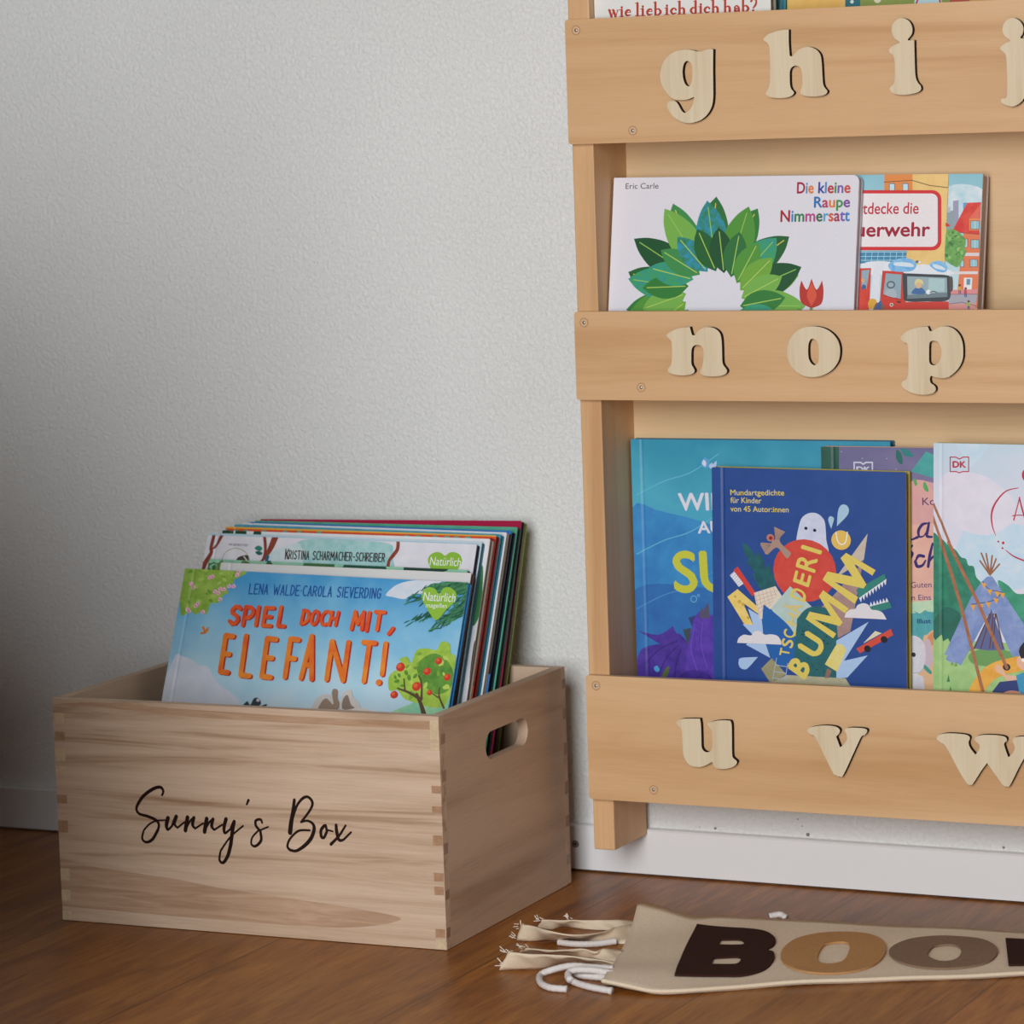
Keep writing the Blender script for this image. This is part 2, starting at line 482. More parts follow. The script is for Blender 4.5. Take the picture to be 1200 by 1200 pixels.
LETTERS = {'g':[[970,-7673,983,-7743,1016,-7806,1072,-7856,1142,-7885,1219,-7893,1288,-7887,1334,-7875,1379,-7873,1426,-7885,1464,-7891,1496,-7886,1496,-7886,1489,-7704,1487,-7564,1483,-7452,1464,-7369,1416,-7300,1346,-7253,1253,-7233,1169,-7247,1093,-7292,1044,-7353,1028,-7400,1043,-7430,1074,-7437,1113,-7432,1139,-7403,1164,-7357,1190,-7329,1217,-7331,1257,-7358,1285,-7409,1297,-7467,1297,-7467,1229,-7446,1159,-7444,1098,-7454,1045,-7491,1000,-7552,975,-7610],[1287,-7712,1282,-7754,1262,-7783,1231,-7791,1204,-7764,1190,-7701,1196,-7630,1217,-7580,1248,-7564,1271,-7586,1283,-7641]],'h':[[2228,-8034,2228,-8034,2226,-7918,2232,-7801,2232,-7801,2256,-7797,2283,-7821,2325,-7854,2379,-7871,2433,-7869,2487,-7845,2523,-7800,2534,-7730,2538,-7617,2543,-7542,2559,-7507,2580,-7481,2575,-7459,2544,-7442,2470,-7434,2382,-7440,2335,-7458,2325,-7483,2340,-7517,2348,-7567,2346,-7637,2334,-7687,2301,-7711,2260,-7706,2232,-7672,2227,-7603,2229,-7540,2241,-7505,2264,-7476,2247,-7451,2199,-7434,2117,-7431,2035,-7442,1995,-7469,2002,-7490,2027,-7534,2039,-7597,2044,-7735,2042,-7836,2037,-7893,2017,-7926,1986,-7951,1998,-7974,2036,-8001,2098,-8020,2167,-8032]],'i':[[3196,-8004,3214,-8050,3260,-8085,3310,-8088,3360,-8060,3387,-8007,3382,-7949,3343,-7898,3403,-7895,3403,-7895,3404,-7712,3408,-7585,3427,-7527,3454,-7494,3453,-7457,3403,-7433,3302,-7422,3212,-7433,3170,-7467,3174,-7493,3209,-7529,3218,-7613,3218,-7718,3206,-7766,3175,-7794,3170,-7820,3193,-7846,3233,-7863,3269,-7880,3228,-7913,3201,-7956]],'j':[[4209,-7963,4230,-8014,4274,-8045,4323,-8047,4371,-8016,4397,-7966,4391,-7914,4369,-7876,4417,-7867,4417,-7867,4417,-7675,4417,-7509,4406,-7395,4370,-7329,4304,-7292,4245,-7298,4196,-7321,4183,-7345,4202,-7362,4235,-7369,4244,-7432,4244,-7598,4238,-7723,4214,-7760,4187,-7787,4199,-7813,4238,-7837,4279,-7856,4239,-7889,4215,-7923]],'n':[[1192,-5383,1192,-5383,1204,-5335,1212,-5309,1212,-5309,1241,-5309,1270,-5344,1316,-5370,1366,-5381,1417,-5376,1460,-5355,1491,-5317,1502,-5259,1504,-5166,1504,-5072,1514,-5034,1541,-4999,1547,-4973,1524,-4950,1467,-4935,1379,-4931,1316,-4940,1281,-4963,1285,-4987,1305,-5025,1319,-5095,1322,-5160,1310,-5195,1286,-5215,1248,-5218,1219,-5204,1203,-5171,1198,-5095,1199,-5042,1216,-5010,1228,-4984,1215,-4960,1170,-4945,1093,-4939,1017,-4948,973,-4965,961,-4989,974,-5012,997,-5042,1008,-5118,1009,-5201,1004,-5248,982,-5277,959,-5301,974,-5324,1023,-5350,1100,-5374]],'o':[[2137,-5154,2146,-5212,2173,-5276,2224,-5333,2293,-5371,2367,-5385,2441,-5382,2513,-5362,2574,-5324,2621,-5270,2644,-5206,2645,-5138,2629,-5074,2584,-5011,2522,-4965,2442,-4936,2356,-4929,2282,-4944,2215,-4984,2167,-5039,2144,-5097],[2444,-5155,2441,-5218,2425,-5253,2401,-5271,2376,-5273,2357,-5253,2344,-5212,2341,-5143,2347,-5091,2368,-5054,2395,-5036,2420,-5045,2439,-5074]],'p':[[3476,-5382,3476,-5382,3487,-5355,3494,-5340,3494,-5340,3519,-5343,3570,-5370,3633,-5382,3689,-5373,3738,-5343,3775,-5295,3795,-5235,3800,-5164,3793,-5092,3763,-5026,3719,-4976,3662,-4936,3605,-4924,3549,-4930,3496,-4945,3496,-4945,3486,-4918,3494,-4882,3522,-4861,3538,-4840,3537,-4813,3508,-4789,3439,-4776,3357,-4782,3282,-4806,3232,-4841,3221,-4868,3233,-4896,3265,-4911,3284,-4959,3291,-5079,3290,-5181,3281,-5230,3247,-5245,3223,-5269,3226,-5293,3255,-5323,3312,-5352,3394,-5374],[3600,-5158,3592,-5205,3568,-5244,3530,-5256,3499,-5247,3487,-5217,3483,-5104,3486,-5062,3507,-5041,3545,-5041,3577,-5074,3595,-5116]],'u':[[1185,-1753,1185,-1753,1193,-1690,1194,-1570,1194,-1492,1209,-1457,1240,-1440,1273,-1448,1296,-1473,1304,-1528,1303,-1618,1292,-1659,1258,-1703,1281,-1722,1345,-1740,1429,-1750,1489,-1747,1489,-1747,1501,-1706,1500,-1586,1498,-1436,1508,-1400,1539,-1375,1542,-1354,1512,-1322,1448,-1298,1371,-1291,1326,-1300,1308,-1323,1299,-1347,1283,-1346,1243,-1323,1191,-1302,1140,-1296,1082,-1305,1044,-1333,1016,-1380,1005,-1440,1002,-1560,998,-1633,980,-1662,948,-1694,952,-1715,992,-1738,1076,-1748]],'v':[[2246,-1693,2268,-1720,2340,-1740,2430,-1750,2520,-1744,2560,-1717,2554,-1683,2527,-1656,2526,-1647,2560,-1555,2560,-1555,2596,-1582,2630,-1635,2625,-1678,2608,-1719,2653,-1739,2751,-1743,2813,-1736,2825,-1713,2800,-1681,2767,-1663,2711,-1554,2590,-1309,2553,-1285,2509,-1296,2483,-1320,2406,-1470,2320,-1637,2275,-1660]],'w':[[3485,-1679,3507,-1714,3576,-1734,3698,-1737,3775,-1727,3796,-1703,3783,-1660,3799,-1611,3846,-1555,3846,-1555,3876,-1598,3886,-1641,3844,-1684,3853,-1718,3931,-1738,4059,-1741,4127,-1728,4137,-1695,4113,-1661,4150,-1546,4150,-1546,4193,-1590,4211,-1641,4192,-1698,4213,-1729,4298,-1743,4400,-1739,4416,-1713,4365,-1657,4260,-1485,4163,-1299,4128,-1284,4094,-1295,4036,-1372,3952,-1485,3952,-1485,3899,-1415,3819,-1293,3793,-1278,3758,-1293,3691,-1395,3574,-1608,3523,-1647]]}
SCREWS = [[113, -8112], [653, -7180], [102, -5422], [663, -4821], [108, -2005], [669, -1042]]
RAILS = [(0.70701, 0.82124, 'ghij', SCREWS[0:2]), (0.47006, 0.55236, 'nop', SCREWS[2:4]), (0.09158, 0.21016, 'uvw', SCREWS[4:6])]
for z0, z1, chars, scr in RAILS:
    b = MB(); prism(b, [rrect(0, WX, z0, z1, 0.003)], -DB, -DP - 0.0002, ALD, ALD)
    rail = at(b.build('shelf_board', bookcase, 0.0009))
    for ch in chars:
        loops = [[(u * 1e-4, -v * 1e-4) for u, v in catmull(pairs(lp), True, 6)] for lp in LETTERS[ch]]
        b = MB(); prism(b, loops, -DB - 0.006, -DB - 0.0001, BIR, BURN)
        o = b.build('letter', rail); o['label'] = 'pale plywood letter %s with dark burnt edges' % ch
    for u, v in scr:
        x, z = u * 1e-4, -v * 1e-4
        b = MB(); RING = plain('screw_ring', '#a57f56', 0.6); SEAT = plain('screw_cup', '#cba682', 0.45)
        disc(b, x, z, -DB - 0.00015, 0.0036, 0.0044, RING); disc(b, x, z, -DB - 0.00018, 0.0014, 0.0036, SEAT)
        disc(b, x, z, -DB - 0.0002, 0, 0.0016, DARK); dome(b, x + 0.0002, z, -DB - 0.00021, 0.0013, 0.0009, STEEL)
        o = b.build('screw', rail); o['label'] = 'steel screw in a round countersunk cup'

# ------------------------------------------------------------------ books
ART = {
'elefant':[
('P','#c9d0de,#d3d6e2,20',[41,1359,54,892,143,873,257,901,355,949,454,964,599,1117,760,1201,826,1310]),
('P','#d5d6de,#c5d2e0,15',[2246,158,2312,78,2388,35,2510,6,2812,-28,2770,40,2639,119,2507,152,2452,188,2322,174]),
('P','#7da53c,#9cbb55,14',[-4,-69,652,-9,637,53,578,83,564,131,499,148,528,221,487,244,441,321,374,331,349,360,330,442,262,425,206,455,161,424,111,447,31,430]),
('r',3,26,['#a9c65f','#8fb148','#6f9a35'],[52,18,628,6,502,148,434,287,305,413,93,413],33,73,0.55,None),
('e','#f2c3d4',113,149,10,9),
('e','#e59bb9',105,163,10,9),
('e','#f2c3d4',87,158,10,9),
('e','#e59bb9',84,142,10,9),
('e','#f2c3d4',100,137,10,9),
('e','#c64a72',98,150,6,6),
('e','#f2c3d4',148,185,10,9),
('e','#e59bb9',140,199,10,9),
('e','#f2c3d4',122,194,10,9),
('e','#e59bb9',118,178,10,9),
('e','#f2c3d4',135,173,10,9),
('e','#c64a72',132,186,6,6),
('e','#f2c3d4',312,78,10,9),
('e','#e59bb9',304,92,10,9),
('e','#f2c3d4',286,87,10,9),
('e','#e59bb9',283,72,10,9),
('e','#f2c3d4',299,66,10,9),
('e','#c64a72',297,79,6,6),
('e','#f2c3d4',337,67,10,9),
('e','#e59bb9',329,80,10,9),
('e','#f2c3d4',310,76,10,9),
('e','#e59bb9',307,60,10,9),
('e','#f2c3d4',323,54,10,9),
('e','#c64a72',321,68,6,6),
('e','#f2c3d4',397,214,10,9),
('e','#e59bb9',389,228,10,9),
('e','#f2c3d4',371,223,10,9),
('e','#e59bb9',367,208,10,9),
('e','#f2c3d4',384,202,10,9),
('e','#c64a72',381,215,6,6),
('e','#f2c3d4',438,229,10,9),
('e','#e59bb9',430,243,10,9),
('e','#f2c3d4',412,238,10,9),
('e','#e59bb9',409,223,10,9),
('e','#f2c3d4',425,217,10,9),
('e','#c64a72',423,230,6,6),
('e','#f2c3d4',452,184,10,9),
('e','#e59bb9',444,198,10,9),
('e','#f2c3d4',426,193,10,9),
('e','#e59bb9',423,178,10,9),
('e','#f2c3d4',439,172,10,9),
('e','#c64a72',437,185,6,6),
('e','#f2c3d4',469,289,10,9),
('e','#e59bb9',461,302,10,9),
('e','#f2c3d4',443,298,10,9),
('e','#e59bb9',440,282,10,9),
('e','#f2c3d4',456,277,10,9),
('e','#c64a72',454,290,6,5),
('e','#f2c3d4',491,189,10,9),
('e','#e59bb9',483,203,10,9),
('e','#f2c3d4',466,198,10,9),
('e','#e59bb9',462,183,10,9),
('e','#f2c3d4',478,177,10,9),
('e','#c64a72',476,190,6,6),
('e','#f2c3d4',595,154,10,9),
('e','#e59bb9',588,167,10,9),
('e','#f2c3d4',570,163,10,9),
('e','#e59bb9',567,147,10,9),
('e','#f2c3d4',583,141,10,9),
('e','#c64a72',580,154,6,5),
('e','#f2c3d4',211,366,10,9),
('e','#e59bb9',203,380,10,9),
('e','#f2c3d4',185,376,10,9),
('e','#e59bb9',182,360,10,9),
('e','#f2c3d4',198,354,10,9),
('e','#c64a72',196,367,6,6),
('e','#f2c3d4',230,345,10,9),
('e','#e59bb9',222,358,10,9),
('e','#f2c3d4',204,354,10,9),
('e','#e59bb9',201,339,10,9),
('e','#f2c3d4',217,333,10,9),
('e','#c64a72',215,346,6,6),
('e','#f2c3d4',126,405,10,9),
('e','#e59bb9',118,418,10,9),
('e','#f2c3d4',100,414,10,9),
('e','#e59bb9',97,398,10,9),
('e','#f2c3d4',113,393,10,9),
('e','#c64a72',111,406,6,6),
('e','#f2c3d4',146,424,10,9),
('e','#e59bb9',138,438,10,9),
('e','#f2c3d4',119,434,10,9),
('e','#e59bb9',116,418,10,9),
('e','#f2c3d4',132,412,10,9),
('e','#c64a72',130,425,6,6),
('e','#f2c3d4',304,423,10,9),
('e','#e59bb9',296,436,10,9),
('e','#f2c3d4',278,432,10,9),
('e','#e59bb9',274,417,10,9),
('e','#f2c3d4',290,411,10,9),
('e','#c64a72',288,424,6,5),
('e','#f2c3d4',546,156,10,9),
('e','#e59bb9',538,169,10,9),
('e','#f2c3d4',520,165,10,9),
('e','#e59bb9',517,149,10,9),
('e','#f2c3d4',533,144,10,9),
('e','#c64a72',531,157,6,6),
('e','#f2c3d4',615,40,10,9),
('e','#e59bb9',607,54,10,9),
('e','#f2c3d4',589,50,10,9),
('e','#e59bb9',586,34,10,9),
('e','#f2c3d4',602,28,10,9),
('e','#c64a72',600,41,6,6),
('e','#f2c3d4',625,9,10,9),
('e','#e59bb9',617,23,10,9),
('e','#f2c3d4',599,18,10,9),
('e','#e59bb9',596,3,10,9),
('e','#f2c3d4',612,-3,10,9),
('e','#c64a72',609,10,6,6),
('P','#d9822f',[339,622,306,573,329,568,354,597,374,566,385,602,365,634,313,643,301,624]),
('l','#6b3b20',4,[313,643,353,611]),
('l','#1d5299',12,[761,122,765,220,802,218]),
('l','#1d5299',12,[854,119,817,121,821,219,857,217]),
('l','#1d5299',12,[819,170,850,169]),
('l','#1d5299',11,[876,218,872,120,913,217,909,119]),
('l','#1d5299',11,[932,217,946,119,968,216]),
('l','#1d5299',11,[939,186,960,185]),
('l','#1d5299',11,[1030,118,1048,215,1061,141,1079,214,1091,115]),
('l','#1d5299',11,[1113,215,1128,116,1150,213]),
('l','#1d5299',11,[1120,183,1141,182]),
('l','#1d5299',11,[1165,116,1168,214,1205,212]),
('l','#1d5299',11,[1220,115,1223,213,1241,207,1255,187,1258,162,1253,133,1238,117,1220,115]),
('l','#1d5299',11,[1311,113,1275,114,1278,212,1315,210]),
('l','#1d5299',11,[1276,163,1307,162]),
('l','#1d5299',11,[1333,162,1336,164]),
('l','#1d5299',11,[1391,119,1379,112,1367,116,1358,137,1356,162,1360,186,1370,207,1383,209,1394,201]),
('l','#1d5299',11,[1412,210,1427,112,1449,208]),
('l','#1d5299',11,[1419,178,1440,177]),
('l','#1d5299',11,[1467,209,1464,112,1485,113,1499,127,1498,149,1484,161,1465,163]),
('l','#1d5299',11,[1482,162,1503,207]),
('l','#1d5299',11,[1556,158,1555,176,1552,192,1547,203,1540,207,1533,204,1526,194,1522,178,1520,159,1521,141,1524,125,1530,114,1536,110,1543,113,1550,124,1554,139,1556,158]),
('l','#1d5299',11,[1573,110,1576,207,1612,205]),
('l','#1d5299',11,[1631,206,1645,108,1667,205]),
('l','#1d5299',11,[1638,175,1658,174]),
('l','#1d5299',11,[1763,118,1754,106,1740,109,1731,127,1734,144,1747,153,1760,164,1764,182,1755,201,1741,204,1730,191]),
('l','#1d5299',11,[1785,107,1788,204]),
('l','#1d5299',11,[1843,105,1807,107,1810,203,1846,202]),
('l','#1d5299',11,[1808,155,1839,154]),
('l','#1d5299',11,[1861,106,1882,202,1897,104]),
('l','#1d5299',11,[1951,103,1915,105,1918,202,1954,200]),
('l','#1d5299',11,[1917,153,1947,152]),
('l','#1d5299',11,[1972,201,1969,104,1991,105,2004,120,2002,141,1988,154,1971,155]),
('l','#1d5299',11,[1987,155,2008,199]),
('l','#1d5299',11,[2023,103,2026,200,2044,194,2057,174,2060,150,2056,121,2041,105,2023,103]),
('l','#1d5299',11,[2080,102,2083,199]),
('l','#1d5299',11,[2105,199,2102,102,2140,197,2138,101]),
('l','#1d5299',11,[2192,119,2184,103,2170,103,2159,130,2159,169,2171,195,2187,194,2193,177,2193,153,2179,153]),
('l','#b3261f',40,[714,379,691,359,653,363,627,394,633,424,666,441,699,461,709,491,685,523,647,529,618,506]),
('l','#d6432a,#e06c2e,30',40,[699,373,676,353,638,356,612,387,618,418,651,434,684,454,694,484,670,517,632,523,603,499]),
('l','#b3261f',39,[772,538,771,356,826,359,857,380,862,406,853,437,822,461,772,466]),
('l','#d6432a,#e06c2e,30',39,[757,532,756,349,811,352,843,374,847,399,838,430,807,455,757,459]),
('l','#b3261f',39,[914,351,915,529]),
('l','#d6432a,#e06c2e,30',39,[899,344,900,523]),
('l','#b3261f',39,[1081,354,991,355,991,530,1081,529]),
('l','#b3261f',39,[991,443,1067,442]),
('l','#d6432a,#e06c2e,30',39,[1066,347,976,348,976,524,1066,522]),
('l','#d6432a,#e06c2e,30',39,[976,436,1053,435]),
('l','#b3261f',39,[1158,340,1159,525,1227,525]),
('l','#d6432a,#e06c2e,30',39,[1143,333,1144,518,1212,518]),
('l','#b3261f',33,[1412,357,1404,492,1438,485,1466,458,1475,424,1471,384,1446,361,1412,357]),
('l','#d6432a,#e06c2e,30',33,[1397,351,1389,485,1423,478,1452,451,1461,418,1456,377,1431,355,1397,351]),
('l','#b3261f',32,[1579,424,1575,449,1566,470,1554,485,1540,490,1527,485,1516,471,1510,449,1509,424,1513,399,1522,378,1535,364,1549,359,1562,364,1572,378,1578,399,1579,424]),
('l','#d6432a,#e06c2e,30',32,[1565,417,1560,443,1551,464,1539,478,1525,483,1512,478,1501,464,1495,443,1494,418,1499,393,1508,371,1520,357,1534,352,1547,357,1558,371,1564,392,1565,417]),
('l','#b3261f',32,[1694,367,1673,356,1646,362,1624,389,1616,422,1620,455,1638,483,1664,487,1687,476]),
('l','#d6432a,#e06c2e,30',32,[1680,360,1658,350,1632,355,1610,383,1602,416,1605,448,1623,477,1649,481,1672,470]),
('l','#b3261f',32,[1721,358,1712,486]),
('l','#b3261f',32,[1788,358,1778,485]),
('l','#b3261f',32,[1716,422,1783,422]),
('l','#d6432a,#e06c2e,30',32,[1707,352,1697,479]),
('l','#d6432a,#e06c2e,30',32,[1773,352,1764,479]),
('l','#d6432a,#e06c2e,30',32,[1702,415,1769,415]),
('l','#b3261f',38,[1957,513,1968,346,2012,461,2060,344,2067,510]),
('l','#d6432a,#e06c2e,30',38,[1942,506,1954,339,1998,455,2046,337,2052,503]),
('l','#b3261f',38,[2121,346,2119,519]),
('l','#d6432a,#e06c2e,30',38,[2107,340,2105,512]),
('l','#b3261f',38,[2185,335,2280,333]),
('l','#b3261f',38,[2232,334,2231,506]),
('l','#d6432a,#e06c2e,30',38,[2170,328,2265,327]),
('l','#d6432a,#e06c2e,30',38,[2218,327,2216,500]),
('l','#b3261f',38,[2396,484,2377,516,2360,537]),
('l','#d6432a,#e06c2e,30',38,[2382,478,2363,510,2346,531]),
('l','#b3261f',52,[689,654,604,649,613,1005,698,1011]),
('l','#b3261f',52,[608,827,680,832]),
('l','#dc5f24,#e88f34,40',52,[674,648,589,642,598,999,683,1004]),
('l','#dc5f24,#e88f34,40',52,[593,821,665,825]),
('l','#b3261f',52,[831,643,845,1025,944,1030]),
('l','#dc5f24,#e88f34,40',52,[816,637,830,1019,929,1023]),
('l','#b3261f',51,[1166,659,1067,654,1079,1025,1177,1029]),
('l','#b3261f',51,[1073,840,1157,843]),
('l','#dc5f24,#e88f34,40',52,[1151,652,1052,647,1064,1018,1162,1023]),
('l','#dc5f24,#e88f34,40',52,[1058,833,1142,837]),
('l','#b3261f',51,[1411,649,1321,643,1332,1017]),
('l','#b3261f',51,[1326,830,1403,834]),
('l','#dc5f24,#e88f34,40',51,[1397,642,1306,637,1317,1010]),
('l','#dc5f24,#e88f34,40',51,[1312,824,1389,828]),
('l','#b3261f',51,[1507,1016,1547,606,1623,1019]),
('l','#b3261f',51,[1527,885,1594,887]),
('l','#dc5f24,#e88f34,40',51,[1492,1010,1532,600,1608,1013]),
('l','#dc5f24,#e88f34,40',51,[1512,879,1579,881]),
('l','#b3261f',51,[1784,1013,1775,645,1961,1012,1952,646]),
('l','#dc5f24,#e88f34,40',51,[1770,1006,1760,639,1946,1006,1937,639]),
('l','#b3261f',50,[2111,633,2236,637]),
('l','#b3261f',50,[2174,635,2183,1007]),
('l','#dc5f24,#e88f34,40',50,[2097,627,2222,630]),
('l','#dc5f24,#e88f34,40',50,[2159,629,2169,1001]),
('l','#b3261f',50,[2349,635,2363,928]),
('l','#dc5f24,#e88f34,40',50,[2334,629,2349,921]),
('e','#b3261f',2341,1008,32,30),
('e','#dc5f24,#e88f34,40',2329,1003,32,30),
('P','#2f6e4d,#4d8c5f,12',[3133,-36,2836,11,2675,117,2857,128,3138,95]),
('P','#2f6e4d,#4d8c5f,12',[3156,94,3020,242,2898,363,3008,374,3130,253]),
('s','#3f6b4a',[24,21,10],[3153,-27,2854,109,2495,226]),
('s','#3f6b4a',[27,21,10],[3155,88,2993,293,2794,484]),
('r',5,110,['#3b7d58','#2b6246','#4d8c62','#1f5540'],[3133,-36,2778,-13,2567,123,2461,240,2692,216,2864,168,3169,169],55,137,0.12,152),
('r',6,110,['#3b7d58','#2b6246','#4d8c62','#1f5540'],[3155,88,2875,233,2508,400,2497,444,2828,373,2764,502,3010,390,3147,252],55,137,0.12,142),
('P','#8ebb3f',[2814,130,2762,77,2687,64,2640,106,2642,179,2717,277,2825,377,2911,274,2989,184,2990,109,2916,56,2847,69]),
('t','#f2f5ea','Natürlich',2656,194,335,0,0,-83,0),
('t','#f2f5ea','magellan',2696,258,219,-4,-1,-43,0),
('P','#7fc0a0,#a6cf9c,20',[2520,1275,2718,1175,2846,1086,3112,972,3173,1324,2536,1366]),
('P','#8db33f,#a9c552,15',[2454,1070,2426,954,2472,886,2569,841,2509,772,2583,742,2637,798,2673,677,2769,649,2878,659,2918,579,3003,594,3033,683,3089,719,3124,939,3085,1103,3043,1190,2921,1204,2754,1173,2622,1138,2540,1065]),
('P','#4d8033,#6b9a3d,15',[2706,800,2849,694,3002,750,3095,875,3078,1023,2952,1079,2835,1021,2746,929]),
('r',8,40,['#b6cc60','#7ea53b','#5c8c35'],[2478,1043,2455,913,2586,840,2706,702,2979,621,3095,875,3034,1139,2748,1140],34,69,0.6,None),
('s','#5a4632',[54,37,31],[2865,1295,2810,1185,2747,1092]),
('s','#5a4632',[34,24,14],[2801,1137,2665,1080,2537,1046]),
('s','#5a4632',[27,17,14],[2805,1137,2783,992,2736,913]),
('s','#5a4632',[17,14],[2619,1060,2589,954]),
('s','#5a4632',[20,17,10],[3052,1203,2983,1093,2976,1013]),
('s','#5a4632',[14,10],[2994,1115,2909,1075]),
('e','#c8392b',2533,843,47,43),
('e','#de6438',2519,833,23,21),
('e','#c8392b',2818,869,39,36),
('e','#de6438',2807,860,20,18),
('e','#c8392b',2733,1017,46,43),
('e','#de6438',2720,1008,23,21),
('e','#c8392b',2921,762,36,33),
('e','#de6438',2911,754,18,16),
('e','#c8392b',3037,911,35,33),
('e','#de6438',3027,904,18,16),
('e','#c8392b',2512,1109,39,36),
('e','#de6438',2500,1101,20,18),
('e','#c8392b',2879,1067,28,26),
('e','#de6438',2870,1061,14,13),
('P','#c9c4c0',[1675,1329,1696,1203,1767,1152,1841,1154,1886,1194,1901,1315]),
('P','#96806f',[1741,1325,1753,1235,1804,1189,1888,1243,1852,1134,1867,1093,1910,1107,1924,1182,1961,1245,1934,1293,1908,1314]),
('P','#cfc8c2',[1959,1272,1955,1173,1981,1116,2050,1089,2083,1152,2170,1226,2172,1278,2122,1281,2305,1289,1984,1329]),
('P','#8b7a70',[1998,1282,1981,1191,2023,1143,2076,1232,2118,1262]),
('P','#d5cfca',[2089,1303,2154,1259,2245,1260,2361,1295]),
('P','#3a4048',[922,1337,954,1269,992,1306,1024,1238,1076,1234,1107,1279,1084,1314,1171,1282,1138,1324]),
('e','#b9c0c6',1071,1251,19,17)],
'kristina':[
('P','#8fbfbf,#a9cccb,12',[1013,46,1195,2,1645,2,2020,23,2075,130,2042,366,1115,400,965,201]),
('P','#b9d2d3,#cfd6da,12',[611,350,764,139,1054,61,1071,368]),
('l','#3b2a2b',11,[906,128,914,210]),
('l','#3b2a2b',11,[932,127,911,177]),
('l','#3b2a2b',11,[918,160,939,209]),
('l','#3b2a2b',11,[953,209,946,128,961,129,971,141,971,160,962,170,949,171]),
('l','#3b2a2b',11,[961,171,978,209]),
('l','#3b2a2b',11,[987,127,994,209]),
('l','#3b2a2b',11,[1030,136,1023,127,1013,129,1007,144,1010,158,1020,166,1029,176,1033,190,1028,206,1018,209,1010,198]),
('l','#3b2a2b',11,[1043,127,1068,126]),
('l','#3b2a2b',11,[1055,127,1062,208]),
('l','#3b2a2b',11,[1084,127,1091,208]),
('l','#3b2a2b',11,[1107,208,1100,127,1133,208,1126,126]),
('l','#3b2a2b',11,[1146,208,1152,126,1172,207]),
('l','#3b2a2b',11,[1150,182,1164,181]),
('l','#3b2a2b',11,[1237,135,1230,126,1220,128,1214,142,1217,157,1227,165,1237,174,1240,189,1235,205,1225,207,1217,196]),
('l','#3b2a2b',11,[1276,132,1267,125,1259,129,1254,146,1253,167,1257,187,1265,205,1274,207,1281,200]),
('l','#3b2a2b',11,[1289,126,1296,207]),
('l','#3b2a2b',11,[1314,125,1321,206]),
('l','#3b2a2b',11,[1292,167,1317,166]),
('l','#3b2a2b',11,[1334,207,1340,125,1360,206]),
('l','#3b2a2b',11,[1338,181,1352,180]),
('l','#3b2a2b',11,[1373,207,1366,125,1382,127,1391,139,1392,157,1382,167,1370,169]),
('l','#3b2a2b',11,[1381,168,1398,206]),
('l','#3b2a2b',11,[1412,207,1408,125,1429,181,1440,124,1450,205]),
('l','#3b2a2b',11,[1463,206,1469,125,1488,205]),
('l','#3b2a2b',11,[1467,180,1481,180]),
('l','#3b2a2b',11,[1521,130,1513,124,1504,128,1499,145,1498,165,1502,186,1510,203,1519,205,1526,199]),
('l','#3b2a2b',11,[1534,125,1540,206]),
('l','#3b2a2b',11,[1559,124,1565,205]),
('l','#3b2a2b',11,[1537,165,1562,164]),
('l','#3b2a2b',11,[1597,124,1572,124,1579,205,1604,205]),
('l','#3b2a2b',11,[1576,165,1597,164]),
('l','#3b2a2b',11,[1617,205,1611,124,1626,125,1636,138,1636,156,1627,166,1614,167]),
('l','#3b2a2b',11,[1626,167,1642,204]),
('l','#3b2a2b',11,[1653,169,1672,168]),
('l','#3b2a2b',11,[1707,133,1700,123,1690,125,1685,140,1688,154,1697,162,1707,172,1710,186,1705,202,1696,205,1687,193]),
('l','#3b2a2b',11,[1745,129,1737,123,1729,127,1723,144,1723,164,1727,184,1735,202,1744,204,1751,197]),
('l','#3b2a2b',11,[1758,123,1765,204]),
('l','#3b2a2b',11,[1783,123,1790,203]),
('l','#3b2a2b',11,[1761,164,1786,163]),
('l','#3b2a2b',11,[1803,204,1797,123,1812,124,1821,137,1822,155,1812,165,1800,166]),
('l','#3b2a2b',11,[1811,166,1828,203]),
('l','#3b2a2b',11,[1860,122,1835,123,1841,204,1866,203]),
('l','#3b2a2b',11,[1838,163,1859,163]),
('l','#3b2a2b',11,[1876,123,1882,204]),
('l','#3b2a2b',11,[1891,123,1898,204,1913,201,1921,187,1917,169,1907,161,1895,162]),
('l','#3b2a2b',11,[1891,123,1905,124,1914,137,1914,154,1907,161]),
('l','#3b2a2b',11,[1954,122,1930,123,1936,203,1961,202]),
('l','#3b2a2b',11,[1933,163,1954,162]),
('l','#3b2a2b',11,[1974,203,1968,122,1983,123,1992,136,1993,154,1983,164,1971,165]),
('l','#3b2a2b',11,[1982,165,1999,202]),
('l','#3b2a2b',11,[904,114,914,213]),
('l','#3b2a2b',11,[938,113,910,173]),
('l','#3b2a2b',11,[920,153,948,212]),
('s','#7c3328,#8d4433,6',[39,35,39,53,64],[77,-37,62,121,73,179,27,280,-19,430]),
('s','#7c3328,#8d4433,6',[42,28,18],[169,-23,122,94,67,149]),
('s','#7c3328,#8d4433,6',[35,31,28,21],[634,-38,675,118,673,208,642,258]),
('s','#7c3328,#8d4433,6',[77,59,28],[774,-42,730,116,670,228]),
('P','#2f7f6c',[554,117,593,89,641,114,614,144]),
('P','#1f5f55',[568,154,614,144,652,169,610,184]),
('P','#2c5e80',[694,240,702,184,732,190,729,233,762,235,752,258]),
('s','#9aa35e',7,[210,273,208,239,215,206,231,176,256,152,287,135,322,125,360,124,399,131,435,146,468,168,495,196,514,228,525,263]),
('P','#4b423f',[374,251,381,218,428,197,482,188,505,214,500,263,406,277]),
('l','#d8d4d0',11,[448,203,497,247]),
('t','#4a4244','WIR UNTERSTÜTZEN',253,100,216,0,0,-22,0),
